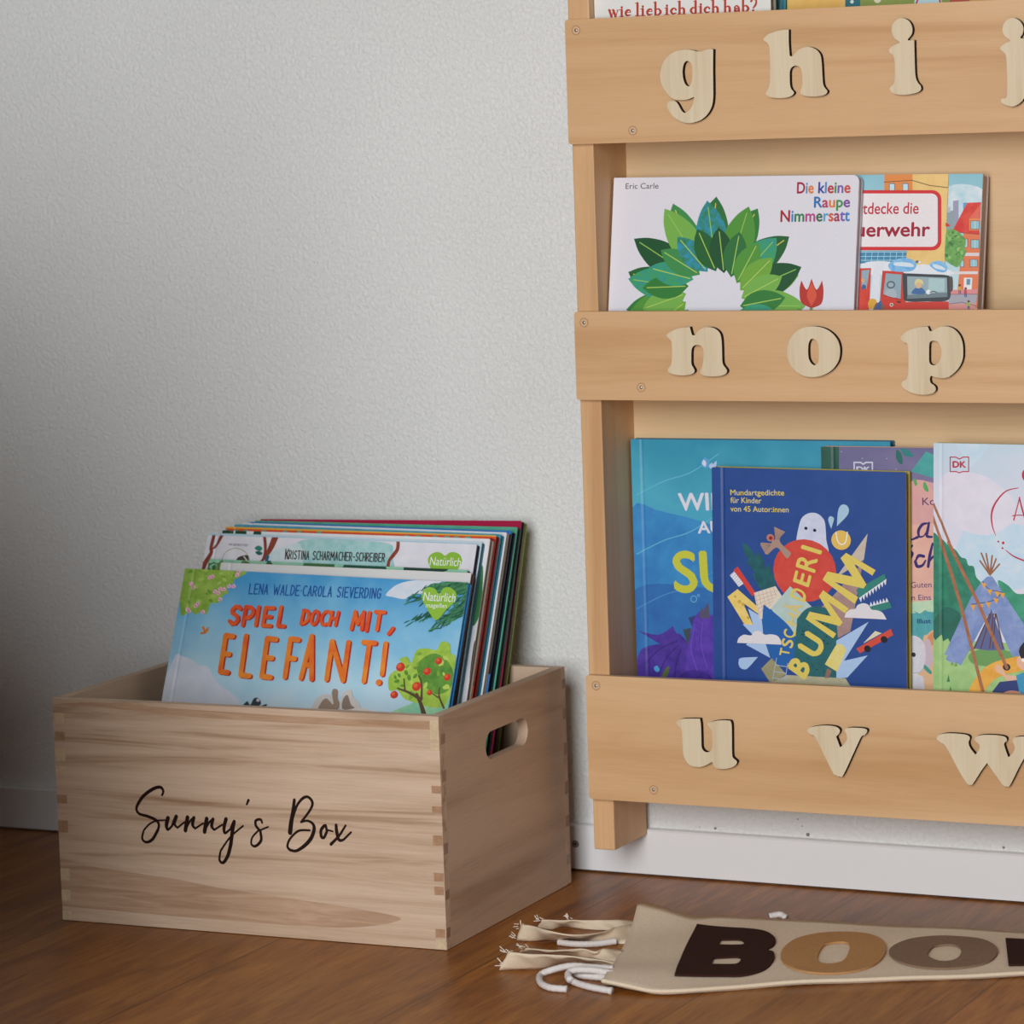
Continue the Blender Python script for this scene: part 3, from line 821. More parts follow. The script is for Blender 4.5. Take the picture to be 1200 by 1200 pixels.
('s','#7c3328,#8d4433,6',[34,37,41,31,41],[2109,-35,2121,70,2085,136,2049,194,2050,274]),
('P','#86b53b',[2637,122,2590,95,2537,90,2481,118,2463,171,2501,242,2573,304,2745,297,2804,231,2825,167,2792,107,2728,84,2677,92]),
('t','#eef3e4','Natürlich',2489,219,327,-1,0,-81,0)],
'jungle':[
('P','#55773a',[-50,-7,143,-14,169,225,35,231]),
('r',11,12,['#6c8a40','#8cc4a4','#3f6a3c'],[-8,9,146,3,150,123,15,129],44,95,0.6,None),
('P','#5a6f35',[363,32,389,4,452,15,482,48,455,111,379,114]),
('P','#2f5a40',[648,21,674,-7,699,6,728,39,702,101,664,103]),
('P','#3d6b3c',[1063,5,1088,-23,1374,-20,1402,13,1376,74,1078,86]),
('P','#24503f',[1510,-12,1534,-40,1927,-42,1955,-9,1929,52,1524,69]),
('P','#8fc79f',[1988,-30,2013,-58,2019,-45,2046,-13,2020,49,2002,50]),
('P','#213f35',[2170,-38,2195,-65,2581,-67,2608,-34,2582,26,2184,42])],
'dotted':[
('p','#1f4a35',[-9,-7,121,-7,131,46,-14,50]),
('p','#1f4a35',[146,-11,269,-11,279,42,142,46]),
('p','#1f4a35',[355,-17,435,-16,445,37,351,40]),
('P','#3f7a4a',[2878,290,2891,256,2917,322,2949,654,2922,820,2869,822,2878,490]),
('P','#27303f',[2929,1035,2972,967,3007,900,3072,1308,2956,1477])],
'orange':[
('p','#dca53c',[-123,-44,3241,-49,3251,12,-112,19]),
('p','#6aa18b',[-23,30,26,30,34,93,-15,95]),
('p','#6aa18b',[97,28,145,28,153,92,105,93]),
('p','#6aa18b',[208,27,257,27,265,90,217,92]),
('p','#6aa18b',[412,24,461,25,468,88,421,89]),
('p','#6aa18b',[652,22,700,22,708,85,660,86]),
('p','#6aa18b',[810,20,858,20,865,82,818,84]),
('p','#6aa18b',[1033,17,1080,17,1088,80,1041,81]),
('p','#6aa18b',[1994,26,2048,26,2053,80,2000,81]),
('p','#6aa18b',[2118,25,2172,25,2177,78,2124,80]),
('p','#6aa18b',[2304,23,2357,23,2362,76,2309,78]),
('p','#6aa18b',[2430,22,2483,22,2488,75,2436,77]),
('p','#6aa18b',[2532,21,2585,21,2590,74,2538,75]),
('p','#6aa18b',[2654,19,2707,19,2712,72,2660,74]),
('P','#7f1812,#9c2418,12',[2884,74,2988,46,2988,46,3044,1348,2910,1355,2880,610])],
'teal':[
('P','#4a1f18',[2881,886,2973,872,2980,1104,2916,1223,2865,1110]),
('P','#123038',[2866,1303,2930,1435,2960,1491,2929,1685,2841,1786])],
'blue':[
('p','#100d12',[-488,134,2921,35,2951,1404,-215,1564])],
'leafy':[
('r',21,60,['#b9bb45','#6f9a3a','#d6b95a','#3f6f38'],[2822,0,2867,0,2866,1000,2769,1086],18,53,0.5,None)],
'white':[
('p','#4a9fd2',[2703,100,2774,93,2784,479,2713,482]),
('P','#a9c9da',[2750,382,2785,381,2775,479,2724,498])],
'carle':[
('t','#3a3438','Eric Carle',124,105,333,0,0,-52,0),
('P','#2f7a33',[768,1198,768,1198,636,1326,463,1359,298,1312,182,1234,182,1234,279,1142,432,1076,610,1089]),
('l','#d9c75a',9,[722,1201,241,1230]),
('P','#4f9236',[755,1140,755,1140,659,1291,503,1359,335,1346,206,1292,206,1292,275,1183,404,1087,577,1064]),
('l','#8fbf55',9,[711,1152,261,1276]),
('P','#1f5f2c',[755,1080,755,1080,571,1142,393,1104,259,997,186,882,186,882,319,838,493,839,655,920]),
('l','#d9c75a',9,[710,1065,243,902]),
('P','#2f8f86,#3a9a5a,8',[769,1023,769,1023,611,1121,435,1121,284,1044,189,946,189,946,304,876,467,840,638,886]),
('l','#8fbf55',9,[723,1017,247,954]),
('P','#6fa53a',[797,970,797,970,604,958,462,860,391,718,380,590,380,590,519,600,674,663,782,793]),
('l','#d9c75a',9,[763,940,422,628]),
('P','#17502a',[836,924,836,924,620,936,426,849,293,706,231,571,231,571,388,564,583,612,752,737]),
('l','#8fbf55',9,[788,896,292,606]),
('P','#3c8a4a',[886,887,886,887,698,766,593,581,576,389,612,245,612,245,748,333,878,488,937,688]),
('l','#d9c75a',9,[864,836,640,310]),
('P','#74ad4a',[944,861,944,861,735,783,590,624,528,440,529,292,529,292,680,350,843,474,947,656]),
('l','#8fbf55',9,[911,816,571,349]),
('P','#2b6e38',[1007,847,1007,847,888,670,875,469,946,295,1044,184,1044,184,1128,311,1179,496,1144,692]),
('l','#d9c75a',9,[1010,794,1040,250]),
('P','#2c8fae,#2f7a4a,8',[1072,846,1072,846,917,706,857,521,885,345,954,221,954,221,1066,324,1157,485,1169,675]),
('l','#8fbf55',9,[1063,796,966,284]),
('P','#2f7a33',[1137,858,1137,858,1105,658,1181,478,1322,355,1460,297,1460,297,1482,440,1449,619,1331,776]),
('l','#d9c75a',9,[1163,813,1428,352]),
('P','#4f9236',[1198,881,1198,881,1118,695,1146,507,1251,361,1370,278,1370,278,1427,412,1439,591,1364,765]),
('l','#8fbf55',9,[1212,833,1353,339]),
('P','#1f5f2c',[1252,916,1252,916,1307,729,1451,603,1631,552,1780,556,1780,556,1740,689,1635,831,1462,921]),
('l','#d9c75a',9,[1295,887,1728,592]),
('P','#2f8f86,#3a9a5a,8',[1297,960,1297,960,1289,783,1378,651,1521,583,1655,568,1655,568,1660,694,1610,837,1485,940]),
('l','#8fbf55',9,[1326,928,1619,607]),
('P','#6fa53a',[1331,1011,1331,1011,1442,870,1604,819,1767,847,1886,911,1886,911,1807,1011,1671,1093,1500,1101]),
('l','#d9c75a',9,[1376,1003,1831,921]),
('P','#17502a',[1353,1067,1353,1067,1438,901,1596,811,1772,799,1911,834,1911,834,1850,952,1727,1066,1549,1116]),
('l','#8fbf55',9,[1398,1048,1856,857]),
('P','#3c8a4a',[1361,1126,1361,1126,1538,1046,1723,1065,1872,1155,1962,1260,1962,1260,1837,1318,1663,1336,1487,1274]),
('l','#d9c75a',9,[1410,1137,1902,1247]),
('P','#74ad4a',[1355,1184,1355,1184,1506,1069,1689,1049,1855,1107,1967,1192,1967,1192,1859,1274,1696,1328,1512,1304]),
('l','#8fbf55',9,[1405,1185,1906,1191]),
('P','#2b6e38',[1336,1240,1336,1240,1535,1236,1697,1324,1794,1463,1830,1592,1830,1592,1688,1595,1520,1544,1385,1421]),
('l','#d9c75a',9,[1376,1268,1781,1557]),
('P','#4f9236',[812,1227,812,1227,828,1366,765,1480,657,1549,552,1574,552,1574,540,1474,572,1355,666,1261]),
('l','#a9c95e',9,[791,1254,578,1539]),
('P','#6fa53a',[785,1156,785,1156,756,1292,659,1383,532,1418,422,1413,422,1413,443,1315,512,1211,633,1148]),
('l','#a9c95e',9,[756,1176,458,1388]),
('P','#74ad4a',[783,1082,783,1082,711,1203,588,1262,453,1261,349,1226,349,1226,401,1139,501,1060,638,1033]),
('l','#a9c95e',9,[748,1093,392,1212]),
('P','#2f7a33',[805,1011,805,1011,697,1106,559,1129,429,1091,339,1029,339,1029,418,962,540,914,681,926]),
('l','#a9c95e',9,[768,1013,386,1028]),
('P','#2f8f86,#3a9a5a,8',[850,951,850,951,715,1010,575,994,462,923,394,841,394,841,492,798,625,787,758,837]),
('l','#a9c95e',9,[814,942,440,852]),
('P','#3c8a4a',[913,905,913,905,764,925,634,871,547,773,509,678,509,678,617,664,749,690,861,773]),
('l','#a9c95e',9,[881,887,549,701]),
('P','#2c8fae,#2f7a4a,8',[989,879,989,879,839,857,730,771,678,655,672,555,672,555,780,572,900,631,981,740]),
('l','#a9c95e',9,[964,853,704,587]),
('P','#1f5f2c',[1071,875,1071,875,934,813,856,702,843,579,869,483,869,483,967,528,1064,617,1108,741]),
('l','#a9c95e',9,[1055,843,889,522]),
('P','#17502a',[1152,892,1152,892,1039,796,999,671,1025,551,1081,468,1081,468,1162,538,1227,647,1230,776]),
('l','#a9c95e',9,[1146,858,1088,511]),
('P','#2b6e38',[1224,929,1224,929,1145,808,1147,679,1210,574,1290,511,1290,511,1346,598,1374,719,1336,841]),
('l','#a9c95e',9,[1230,896,1284,553]),
('P','#4f9236',[1282,984,1282,984,1244,848,1286,727,1381,646,1478,608,1478,608,1504,705,1493,826,1418,931]),
('l','#a9c95e',9,[1297,953,1458,646]),
('P','#6fa53a',[1319,1050,1319,1050,1326,912,1405,810,1522,759,1627,750,1627,750,1622,848,1573,959,1467,1037]),
('l','#a9c95e',9,[1344,1026,1597,779]),
('P','#74ad4a',[1334,1123,1334,1123,1384,994,1493,919,1622,903,1726,923,1726,923,1690,1015,1608,1106,1481,1151]),
('l','#a9c95e',9,[1365,1107,1687,943]),
('P','#2f7a33',[1324,1195,1324,1195,1413,1087,1542,1047,1672,1066,1767,1114,1767,1114,1703,1191,1594,1254,1457,1262]),
('l','#a9c95e',9,[1359,1189,1722,1122]),
('P','#2f8f86,#3a9a5a,8',[1290,1261,1290,1261,1411,1184,1549,1180,1668,1234,1744,1305,1744,1305,1658,1360,1533,1391,1398,1361]),
('l','#a9c95e',9,[1327,1265,1699,1301]),
('s','#5f9a3a',28,[2023,1159,2025,1394]),
('P','#3d8a3f',[2028,1377,2028,1377,1965,1358,1919,1313,1897,1259,1894,1215,1894,1215,1939,1229,1989,1263,2024,1316]),
('P','#b5322a',[2026,1209,2026,1209,1925,1159,1902,1041,1916,957,1916,957,1973,1041,2014,940,2014,940,2067,1041,2117,957,2117,957,2135,1057,2119,1167]),
('P','#d6543a',[2025,1192,2025,1192,1976,1092,2015,974,2015,974,2069,1091]),
('t',['#a3183f','#4a93c4','#dd7a35'],'Die',1837,165,163,-1,-1,-105,2),
('t',['#3a3f96','#4a8ec2','#b8323a','#3c8f4a','#7d5aa8','#c6483a'],'kleine',2043,165,312,-1,0,-105,2),
('t',['#2f6fb0','#b03a68','#dd7a2f','#3f8f4a','#7a4a9a'],'Raupe',2008,295,349,-2,-1,-101,2),
('t',['#a3182f','#3f7fc0','#2f7a4a','#b5408a','#3a6a4a','#5aa0cc','#cf5a2f','#a33a5a','#7a5ab0','#3f7fc0'],'Nimmersatt',1687,424,673,-5,-1,-109,2)],
'feuer':[
('P','#a9cfda,#d5e0e6,20',[1909,116,2234,141,2235,416,1899,415]),
('p','#dd8a45',[1298,-39,1566,-37,1581,276,1312,274]),
('p','#e6c681,#dfba70,20',[1566,-37,1911,-34,1914,852,1533,854,1581,276]),
('p','#5f6f7f',[1351,78,1405,79,1408,153,1354,153]),
('p','#bfe0ea',[1356,85,1399,86,1402,153,1359,153]),
('p','#5f6f7f',[1479,79,1533,80,1536,154,1483,154]),
('p','#bfe0ea',[1484,86,1527,87,1530,154,1487,154]),
('l','#6a4a32',6,[1300,68,1570,54]),
('l','#6a4a32',7,[1570,56,1740,103,1912,123]),
('l','#8a6a45',4,[1911,-34,1914,852]),
('p','#9a9ab5',[1963,243,2014,236,2025,473,1974,473]),
('p','#8fa0a5',[1908,335,1980,329,1988,507,1910,507]),
('p','#5b9fd2',[2058,261,2091,255,2092,324,2061,324]),
('p','#b5bcc8',[1912,291,1942,298,1942,346,1914,346]),
('p','#e0794f',[2073,530,2228,525,2242,1206,2032,1208,2052,852]),
('p','#cd2f2a,#d94a3a,15',[2096,260,2227,256,2223,542,1967,517]),
('p','#df6a55',[2228,263,2124,399,2216,402]),
('P','#c8342c',[1906,438,1944,464,1908,473]),
('p','#e8894f',[2121,402,2222,400,2225,508,2126,508]),
('p','#8a5a4a',[2134,419,2220,420,2222,500,2137,500]),
('p','#8fc3cf',[2140,425,2214,425,2217,494,2143,494]),
('l','#e6e0d8',4,[2177,425,2180,494]),
('p','#8a5a4a',[2144,588,2225,588,2228,670,2148,670]),
('p','#8fc3cf',[2150,594,2219,594,2222,665,2153,665]),
('l','#e6e0d8',4,[2185,594,2188,665]),
('p','#8a5a4a',[2144,766,2218,765,2220,836,2147,837]),
('p','#8fc3cf',[2150,771,2212,771,2215,831,2153,831]),
('l','#e6e0d8',4,[2181,771,2184,831]),
('p','#8a5a4a',[2084,582,2120,582,2122,662,2087,662]),
('p','#8fc3cf',[2090,588,2114,588,2117,657,2093,657]),
('l','#e6e0d8',4,[2102,588,2105,657]),
('p','#8a5a4a',[2052,772,2094,771,2095,838,2055,838]),
('p','#8fc3cf',[2058,777,2088,777,2090,832,2060,832]),
('l','#e6e0d8',4,[2073,777,2075,832]),
('p','#d8d0d0',[2093,708,2230,708,2229,737,2070,737]),
('p','#dcd6d8',[1955,877,2226,874,2224,899,1956,900]),
('l','#8a3a2f',5,[1970,521,2073,530,2223,544]),
('p','#e6e2e2',[2097,932,2175,932,2174,1040,2099,1041]),
('p','#5f8fa8',[2122,943,2158,943,2157,995,2124,995]),
('P','#4f8a45,#7ab05c,8',[1916,513,1963,496,2012,513,2062,553,2100,599,2091,668,2110,691,2083,760,2039,835,1990,823,1941,795,1909,760,1907,622]),
('r',31,30,['#8fbf68','#6aa352','#3f7a3c'],[1923,530,2001,525,2075,588,2081,714,2014,806,1920,737],19,42,0.7,None),
('p','#d98a8a',[1962,1042,2228,1034,2227,1080,1964,1082]),
('p','#a8a4ae',[1964,1082,2227,1078,2222,1177,1965,1180]),
('l','#6a5a62',5,[1964,1082,2227,1078]),
('p','#d9948c',[1964,1168,2222,1160,2219,1229,1967,1231]),
('l','#6a5a62',5,[1964,1168,2090,1152,2223,1183]),
('P','#d5a03a',[2049,1047,2048,1013,2070,1012,2074,1047]),
('e','#6a3a25',2061,1000,12,11),
('l','#3f5a8a',9,[2057,1047,2057,1073]),
('l','#3f5a8a',9,[2068,1047,2072,1073]),
('P','#b54a5a',[2105,1075,2105,1041,2126,1041,2130,1075]),
('e','#6a3a25',2117,1028,12,11),
('l','#3f5a8a',9,[2114,1075,2114,1102]),
('l','#3f5a8a',9,[2124,1075,2128,1101]),
('P','#8fb550',[2139,1190,2139,1155,2160,1155,2164,1189]),
('e','#6a3a25',2151,1143,12,11),
('l','#3f5a8a',9,[2148,1190,2148,1216]),
('l','#3f5a8a',9,[2158,1189,2162,1216]),
('p','#cf2a2c',[1764,145,1790,149,1814,161,1834,179,1847,201,1852,226,1870,606,1867,631,1856,654,1838,671,1815,683,1789,687,425,688,397,684,372,673,352,654,338,631,333,606,314,218,317,192,329,169,347,151,371,140,398,136]),
('p','#e6e0e2',[1758,175,1776,178,1792,186,1806,198,1815,214,1818,231,1836,599,1834,616,1826,632,1814,644,1798,652,1780,655,433,655,415,653,397,645,383,632,374,616,370,599,352,223,354,205,362,189,375,177,391,169,410,166]),
('t','#b8253a','Entdecke die',992,359,651,-2,0,-105,1),
('t','#9c1230','Feuerwehr',862,566,899,-4,-1,-131,2),
('p','#3f86ab',[538,699,1547,694,1543,807,544,810]),
('l','#a9d2e2',5,[563,702,560,792]),
('l','#a9d2e2',5,[623,702,620,792]),
('l','#a9d2e2',5,[683,702,680,792]),
('l','#a9d2e2',5,[743,702,740,792]),
('l','#a9d2e2',5,[803,702,799,792]),
('l','#a9d2e2',5,[862,702,859,792]),
('l','#a9d2e2',5,[922,702,918,792]),
('l','#a9d2e2',5,[981,702,978,791]),
('l','#a9d2e2',5,[1040,702,1037,791]),
('l','#a9d2e2',5,[1099,701,1096,791]),
('l','#a9d2e2',5,[1158,701,1155,791]),
('l','#a9d2e2',5,[1217,701,1214,791]),
('l','#a9d2e2',5,[1276,701,1273,791]),
('l','#a9d2e2',5,[1335,701,1332,790]),
('l','#a9d2e2',5,[1394,701,1391,790]),
('l','#a9d2e2',5,[1452,701,1449,790]),
('l','#a9d2e2',5,[1511,701,1508,790]),
('l','#a9d2e2',6,[539,707,1540,703]),
('l','#a9d2e2',6,[540,746,1542,741]),
('l','#a9d2e2',6,[542,781,1544,776]),
('P','#dfe4ea',[1090,809,1187,791,1359,787,1556,825,1725,813,1932,852,1952,910,1291,912,549,916,544,810]),
('p','#c93a2b,#d64a35,20',[546,857,1215,849,1212,1319,568,1325]),
('p','#dde0e8',[1243,799,1353,790,1308,889,1310,1318,1225,1319,1233,971]),
('p','#cb3a2b',[1328,872,1524,877,1559,1154,1963,1145,1975,1312,1316,1318]),
('p','#8fa9b5',[1358,895,1508,906,1509,1125,1342,1086]),
('e','#5a6570',1411,999,41,35),
('e','#9fb0ba',1411,999,27,21),
('P','#aab5bd',[1367,1092,1373,1045,1450,1045,1466,1114]),
('l','#8a2a22',5,[1328,872,1312,1225]),
('l','#8a2a22',5,[1339,1092,1515,1137]),
('p','#8fa9b5',[1125,872,1201,864,1180,1035,1133,1041]),
('P','#3f5f8f',[1133,1041,1142,1000,1170,1006,1172,1035]),
('e','#d8a86a',1141,960,15,19),
('P','#3a4248',[1520,902,1547,895,1729,901,1947,912,1961,967,1966,1128,1752,1147,1561,1145,1534,1085]),
('p','#96abb2',[1562,921,1938,933,1948,1065,1574,1096]),
('p','#a9c6c8',[1767,936,1918,944,1920,1059,1766,1054]),
('p','#6f8088',[1574,1090,1948,1065,1953,1105,1570,1125]),
('P','#3f6a9f',[1616,1078,1632,1038,1680,1020,1723,1037,1737,1078]),
('e','#d9b48a',1675,1001,29,30),
('P','#d9cf8f',[1639,998,1644,957,1676,945,1710,963,1719,997,1678,974]),
('e','#e6eaec',1770,1062,22,21),
('s','#40484c',7,[1785,1066,1821,1054,1852,1071]),
('P','#5fa5d8,#8fc0e6,10',[1379,819,1432,779,1528,755,1614,778,1646,819,1618,865,1534,882,1412,871]),
('P','#d5e2ee',[1445,796,1579,801,1617,836,1446,825]),
('P','#5fa5d8,#8fc0e6,10',[1767,818,1820,784,1893,789,1937,841,1921,881,1848,876]),
('P','#d5e2ee',[1803,812,1882,829,1920,864,1823,847]),
('e','#6a6f7a',1651,790,17,12),
('e','#dfe4ea',1675,793,12,10),
('P','#5a4a48',[1965,927,1990,932,1998,1036,1975,1053,1961,967]),
('P','#d8a53a',[1202,1162,1228,1127,1271,1133,1285,1168,1256,1214,1213,1215]),
('P','#8a5a45',[1256,1214,1285,1162,1353,1179,1355,1231,1257,1232]),
('P','#3f5f95',[1263,1226,1309,1150,1330,1156,1318,1231]),
('e','#dfe0d0',1426,1180,17,16),
('e','#4a4f4a',1426,1180,10,9),
('l','#3a2a2a',14,[1483,1152,1508,1157])],
'dragon':[
('P','#3a8cc4,#2f78b8,40',[-58,795,369,700,1516,935,2857,738,2819,2594,-118,2728]),
('P','#2f72b2,#2a62a8,40',[-81,1539,583,1389,1726,1571,2842,1452,2819,2594,-118,2728]),
('s','#63b4d2',9,[45,532,331,398,614,308,897,132]),
('s','#63b4d2',9,[28,1099,315,962,598,869,881,691]),
('s','#4a8ec2',9,[11,1624,299,1484,583,1389,867,1208]),
('P','#5a9fd0',[718,231,738,181,766,168,803,198,796,252,754,267]),
('P','#cfd8ec',[728,224,747,188,770,215,759,254]),
('P','#b5c6e6',[797,245,830,215,839,230,876,197,866,253,819,271]),
('t','#d9d9e6','WIL',475,677,453,-13,-5,-169,2),
('t','#d9d9e6','AU',667,889,246,-10,-5,-117,2),
('t','#c5c640','SU',408,1459,637,-23,-14,-396,2),
('l','#6fb0dc',7,[637,1511,633,1525,624,1536,610,1542,595,1541,584,1533,577,1520,578,1506,585,1492,597,1484,612,1482,625,1486,634,1497,637,1511]),
('l','#6fb0dc',6,[669,1478,665,1485,657,1489,648,1486,645,1478,649,1470,657,1467,665,1470,669,1478]),
('P','#3f2a88,#52389c,15',[19,1832,19,1832,122,1857,252,1861,384,1778,384,1778,419,1846,464,1860,565,1998,602,2324,-11,2349,21,2062,119,1982,249,1955,249,1955,145,1904]),
('P','#33407a',[546,1694,546,1694,633,1665,633,1665,599,1801]),
('P','#3f4a58',[486,1809,486,1809,571,1789,571,1789,547,1966]),
('P','#4a3098,#5f3fae,15',[532,2327,521,2043,570,1835,601,1714,664,1630,719,1671,789,1660,900,1683,988,1810,940,1898,849,1825,797,2033,859,2313]),
('P','#55506a',[716,1602,755,1540,755,1540,760,1683,719,1684]),
('P','#55506a',[663,1686,681,1603,707,1615,718,1689]),
('s','#6a4abf',11,[607,1757,565,1998,629,2214]),
('s','#6a4abf',9,[689,1733,671,1951,728,2166]),
('P','#3a2580,#4a3098,10',[415,2332,464,2231,583,2194,722,2221,770,2317]),
('s','#33226f',9,[90,2147,236,2010,427,1916]),
('s','#33226f',9,[204,2296,304,2095,437,1959]),
('s','#33226f',9,[380,2311,409,2135,459,2002]),
('P','#4a9fd8',[174,2188,208,2165,235,2207,201,2226]),
('P','#5a6a3a',[251,2272,301,2183,337,2171,311,2259])],
'land':[
('p','#2c5a4c,#254f44,10',[-31,-30,177,-10,88,4240,-115,4254]),
('e','#d5d0de',199,43,4,4),
('e','#d5d0de',402,103,4,4),
('e','#d5d0de',638,100,4,4),
('e','#d5d0de',726,197,4,4),
('l','#cfcfe0',13,[320,283,322,140,386,140,410,156,435,139,499,138,496,280]),
('t','#cfcfe0','DK',341,225,139,0,0,-48,4),
('P','#cf9a9e,#d9a59c,25',[-274,602,440,433,792,338,943,291,1253,330,2380,334,2358,2293,-311,2413]),
('P','#dba79a,#e0b39f,25',[-278,827,785,714,1248,682,2376,713,2358,2293,-311,2413]),
('P','#2f7f80',[774,7,832,12,878,44,894,77,831,81,796,56]),
('P','#256a62',[739,18,779,56,793,139,766,148,732,107,727,57]),
('p','#3f9a98,#4aa5a0,15',[1016,31,1256,133,1253,319,869,215]),
('P','#5aa55a',[891,292,908,281,929,325,907,347]),
('P','#5aa55a',[983,335,1000,307,1032,367,1028,400,994,379]),
('t','#3f2a72','Ko',974,522,127,-4,-2,-68,0),
('s','#33206a',[9,16,27],[812,836,862,840,921,817]),
('s','#33206a',[18,23,16],[751,693,785,748,812,836]),
('s','#33206a',[16,27,29,20,11],[1017,687,971,699,933,755,940,811,983,804]),
('s','#33206a',[20,27,27,18],[1035,681,1022,742,1013,803,1062,810]),
('s','#33206a',11,[983,804,1022,742]),
('s','#33206a',[17,26,26,17],[837,1029,871,970,842,935,872,893]),
('s','#33206a',[29,29,14],[979,990,930,986,898,1039]),
('s','#33206a',[29,31,24,14],[898,1039,916,1083,965,1073,997,1025]),
('s','#33206a',[19,29,26],[1066,871,1038,977,1020,1083]),
('s','#33206a',[14,24,24],[1024,1048,1077,988,1087,1081]),
('t','#3f2a72','Guten',851,1282,199,-10,-3,-52,0),
('t','#3f2a72','n Eins',859,1396,184,-8,-2,-49,0),
('P','#a3d0b8,#c5d6b0,20',[-342,1527,787,1419,1520,1396,1512,1934,-352,2007]),
('P','#5aa9ac,#4a9aa2,15',[-343,1575,786,1525,872,1493,933,1515,989,1483,1056,1499,1519,1489,1506,2404,-362,2489]),
('t','#2a4a80','Illust',907,1609,133,-6,-2,-45,3),
('P','#e0b48a',[954,1791,1004,1706,1103,1668,1393,1821,1384,2409,894,2432]),
('P','#d98f62',[1001,1765,1029,1700,1090,1680,1088,1809]),
('P','#c9b5c0',[966,1790,1028,1764,1049,1952,987,2025]),
('P','#c9c6d2,#d6d3da,8',[683,1753,807,1725,893,1725,954,1767,980,1837,978,1955,950,2045,900,2076,955,2098,962,2168,956,2429,646,2443]),
('e','#2f2438',868,1898,20,21),
('P','#3f9a8a',[965,1991,981,1990,1038,2047,1023,2071,968,2026]),
('s','#a8a2b4',6,[857,2066,925,2058,962,2015])],
'bumm':[
('t','#dcc660','Mundartgedichte',185,256,535,-12,-1,-52,1),
('t','#dcc660','für Kinder',185,327,309,-3,-1,-52,1),
('t','#dcc660','von 45 Autor:innen',184,408,579,-9,-1,-52,1),
('P','#a4c5da',[1234,512,1234,512,1243,393,1261,334,1295,310,1336,322,1352,364,1330,416]),
('P','#a4c5da',[1178,538,1178,538,1152,467,1156,433,1177,422,1203,435,1202,465]),
('P','#cdd0e2,#bcc4dc,15',[835,653,869,498,897,441,943,407,997,395,1051,405,1096,440,1119,490,1129,635,1131,788,830,799]),
('e','#1a1a2a',931,541,16,15),
('e','#1a1a2a',1017,557,16,15),
('P','#1f6166,#174f58,12',[303,694,303,694,358,721,409,788,427,839,431,813,461,778,461,778,510,845,522,922,559,886,559,886,591,945,627,1082,589,1152,479,1122,398,987,425,977,334,869,371,867,317,783]),
('e','#cf4a3c,#c63f36,15',915,933,309,291),
('P','#a88a7c',[483,691,584,691,598,653,627,652,617,535,617,535,726,580,726,580,671,667,785,775,785,775,739,825,645,728,547,797,510,759]),
('e','#b5806a',579,640,37,34),
('e','#c03a3a',583,643,22,21),
('e','#4a1a1a',583,643,11,10),
('l','#8a6f66',5,[628,549,640,651]),
('l','#8a6f66',5,[493,701,584,705]),
('l','#8a6f66',5,[653,558,649,651]),
('l','#8a6f66',5,[501,725,584,705]),
('l','#8a6f66',5,[679,568,658,651]),
('l','#8a6f66',5,[510,749,584,705]),
('l','#8a6f66',5,[704,577,667,650]),
('l','#8a6f66',5,[519,772,584,705]),
('p','#c6b8a8,#bfae9f,10',[1532,570,1494,809,1218,990]),
('p','#a98a86,#9b7a76,15',[1081,1260,1154,1197,1462,861,1489,809,1424,1152,1359,1479,1214,1558]),
('p','#cf3f38',[209,956,250,920,427,1159,396,1194]),
('p','#dfe0e8',[172,1006,215,966,308,1077,261,1110]),
('l','#8f97b8',4,[179,1013,218,973]),
('l','#8f97b8',4,[194,1029,233,992]),
('l','#8f97b8',4,[208,1046,248,1010]),
('l','#8f97b8',4,[223,1063,262,1029]),
('l','#8f97b8',4,[238,1080,277,1047]),
('l','#8f97b8',4,[252,1096,292,1065]),
('p','#e0c062,#e6cc78,10',[145,1208,248,1131,468,1305,462,1361,297,1254,402,1464,319,1468]),
('e','#c9a548',266,1248,19,17),
('e','#c9a548',223,1202,13,12),
('e','#c9a548',302,1271,17,16),
('e','#c9a548',351,1395,15,14),
('p','#a9c3e6',[295,1458,343,1456,402,1464,352,1309,486,1381,503,1570,569,1761,326,1648,420,1574]),
('p','#dcd2c2',[411,1159,627,1088,695,1186,579,1302,495,1398,462,1399]),
('l','#c9846f',3,[420,1159,468,1382]),
('l','#c9846f',3,[457,1147,501,1342]),
('l','#c9846f',3,[494,1135,535,1303]),
('l','#c9846f',3,[531,1123,568,1263]),
('l','#c9846f',3,[568,1111,601,1224]),
('l','#c9846f',3,[604,1100,635,1185]),
('l','#c9846f',3,[420,1193,654,1124]),
('l','#c9846f',3,[430,1231,635,1159]),
('l','#c9846f',3,[441,1269,616,1194]),
('l','#c9846f',3,[452,1306,598,1229]),
('l','#c9846f',3,[462,1344,579,1264]),
('p','#a9c0bc,#b5c8c4,12',[579,1302,773,1083,985,1266,862,1381,831,1598,733,1465]),
('P','#1d5fa8',[506,1262,506,1262,642,1357,773,1472,851,1623,849,1761,675,1839,573,1749,512,1570,495,1398]),
('P','#22666a,#1f5c62,12',[833,1934,834,1434,862,1356,935,1284,1036,1257,1135,1280,1203,1349,1228,1434,1224,1923]),
('e','#12242c',1019,1535,4,4),
('e','#12242c',1158,1321,6,6),
('e','#12242c',1169,1362,7,6),
('e','#12242c',1073,1344,6,5),
('e','#12242c',1101,1575,8,7),
('e','#12242c',915,1463,4,4),
('e','#12242c',1031,1846,7,6),
('e','#12242c',1125,1536,8,7),
('e','#12242c',896,1494,7,7),
('e','#12242c',1108,1558,4,4),
('e','#12242c',953,1445,5,5),
('e','#12242c',1138,1431,8,8),
('e','#12242c',1162,1348,6,5),
('e','#12242c',1030,1336,6,6),
('e','#12242c',1171,1380,7,6),
('e','#12242c',901,1657,9,8),
('e','#12242c',932,1332,4,4),
('e','#12242c',1047,1332,4,4),
('e','#12242c',1028,1845,6,6),
('e','#12242c',996,1686,4,4),
('e','#12242c',1060,1419,7,7),
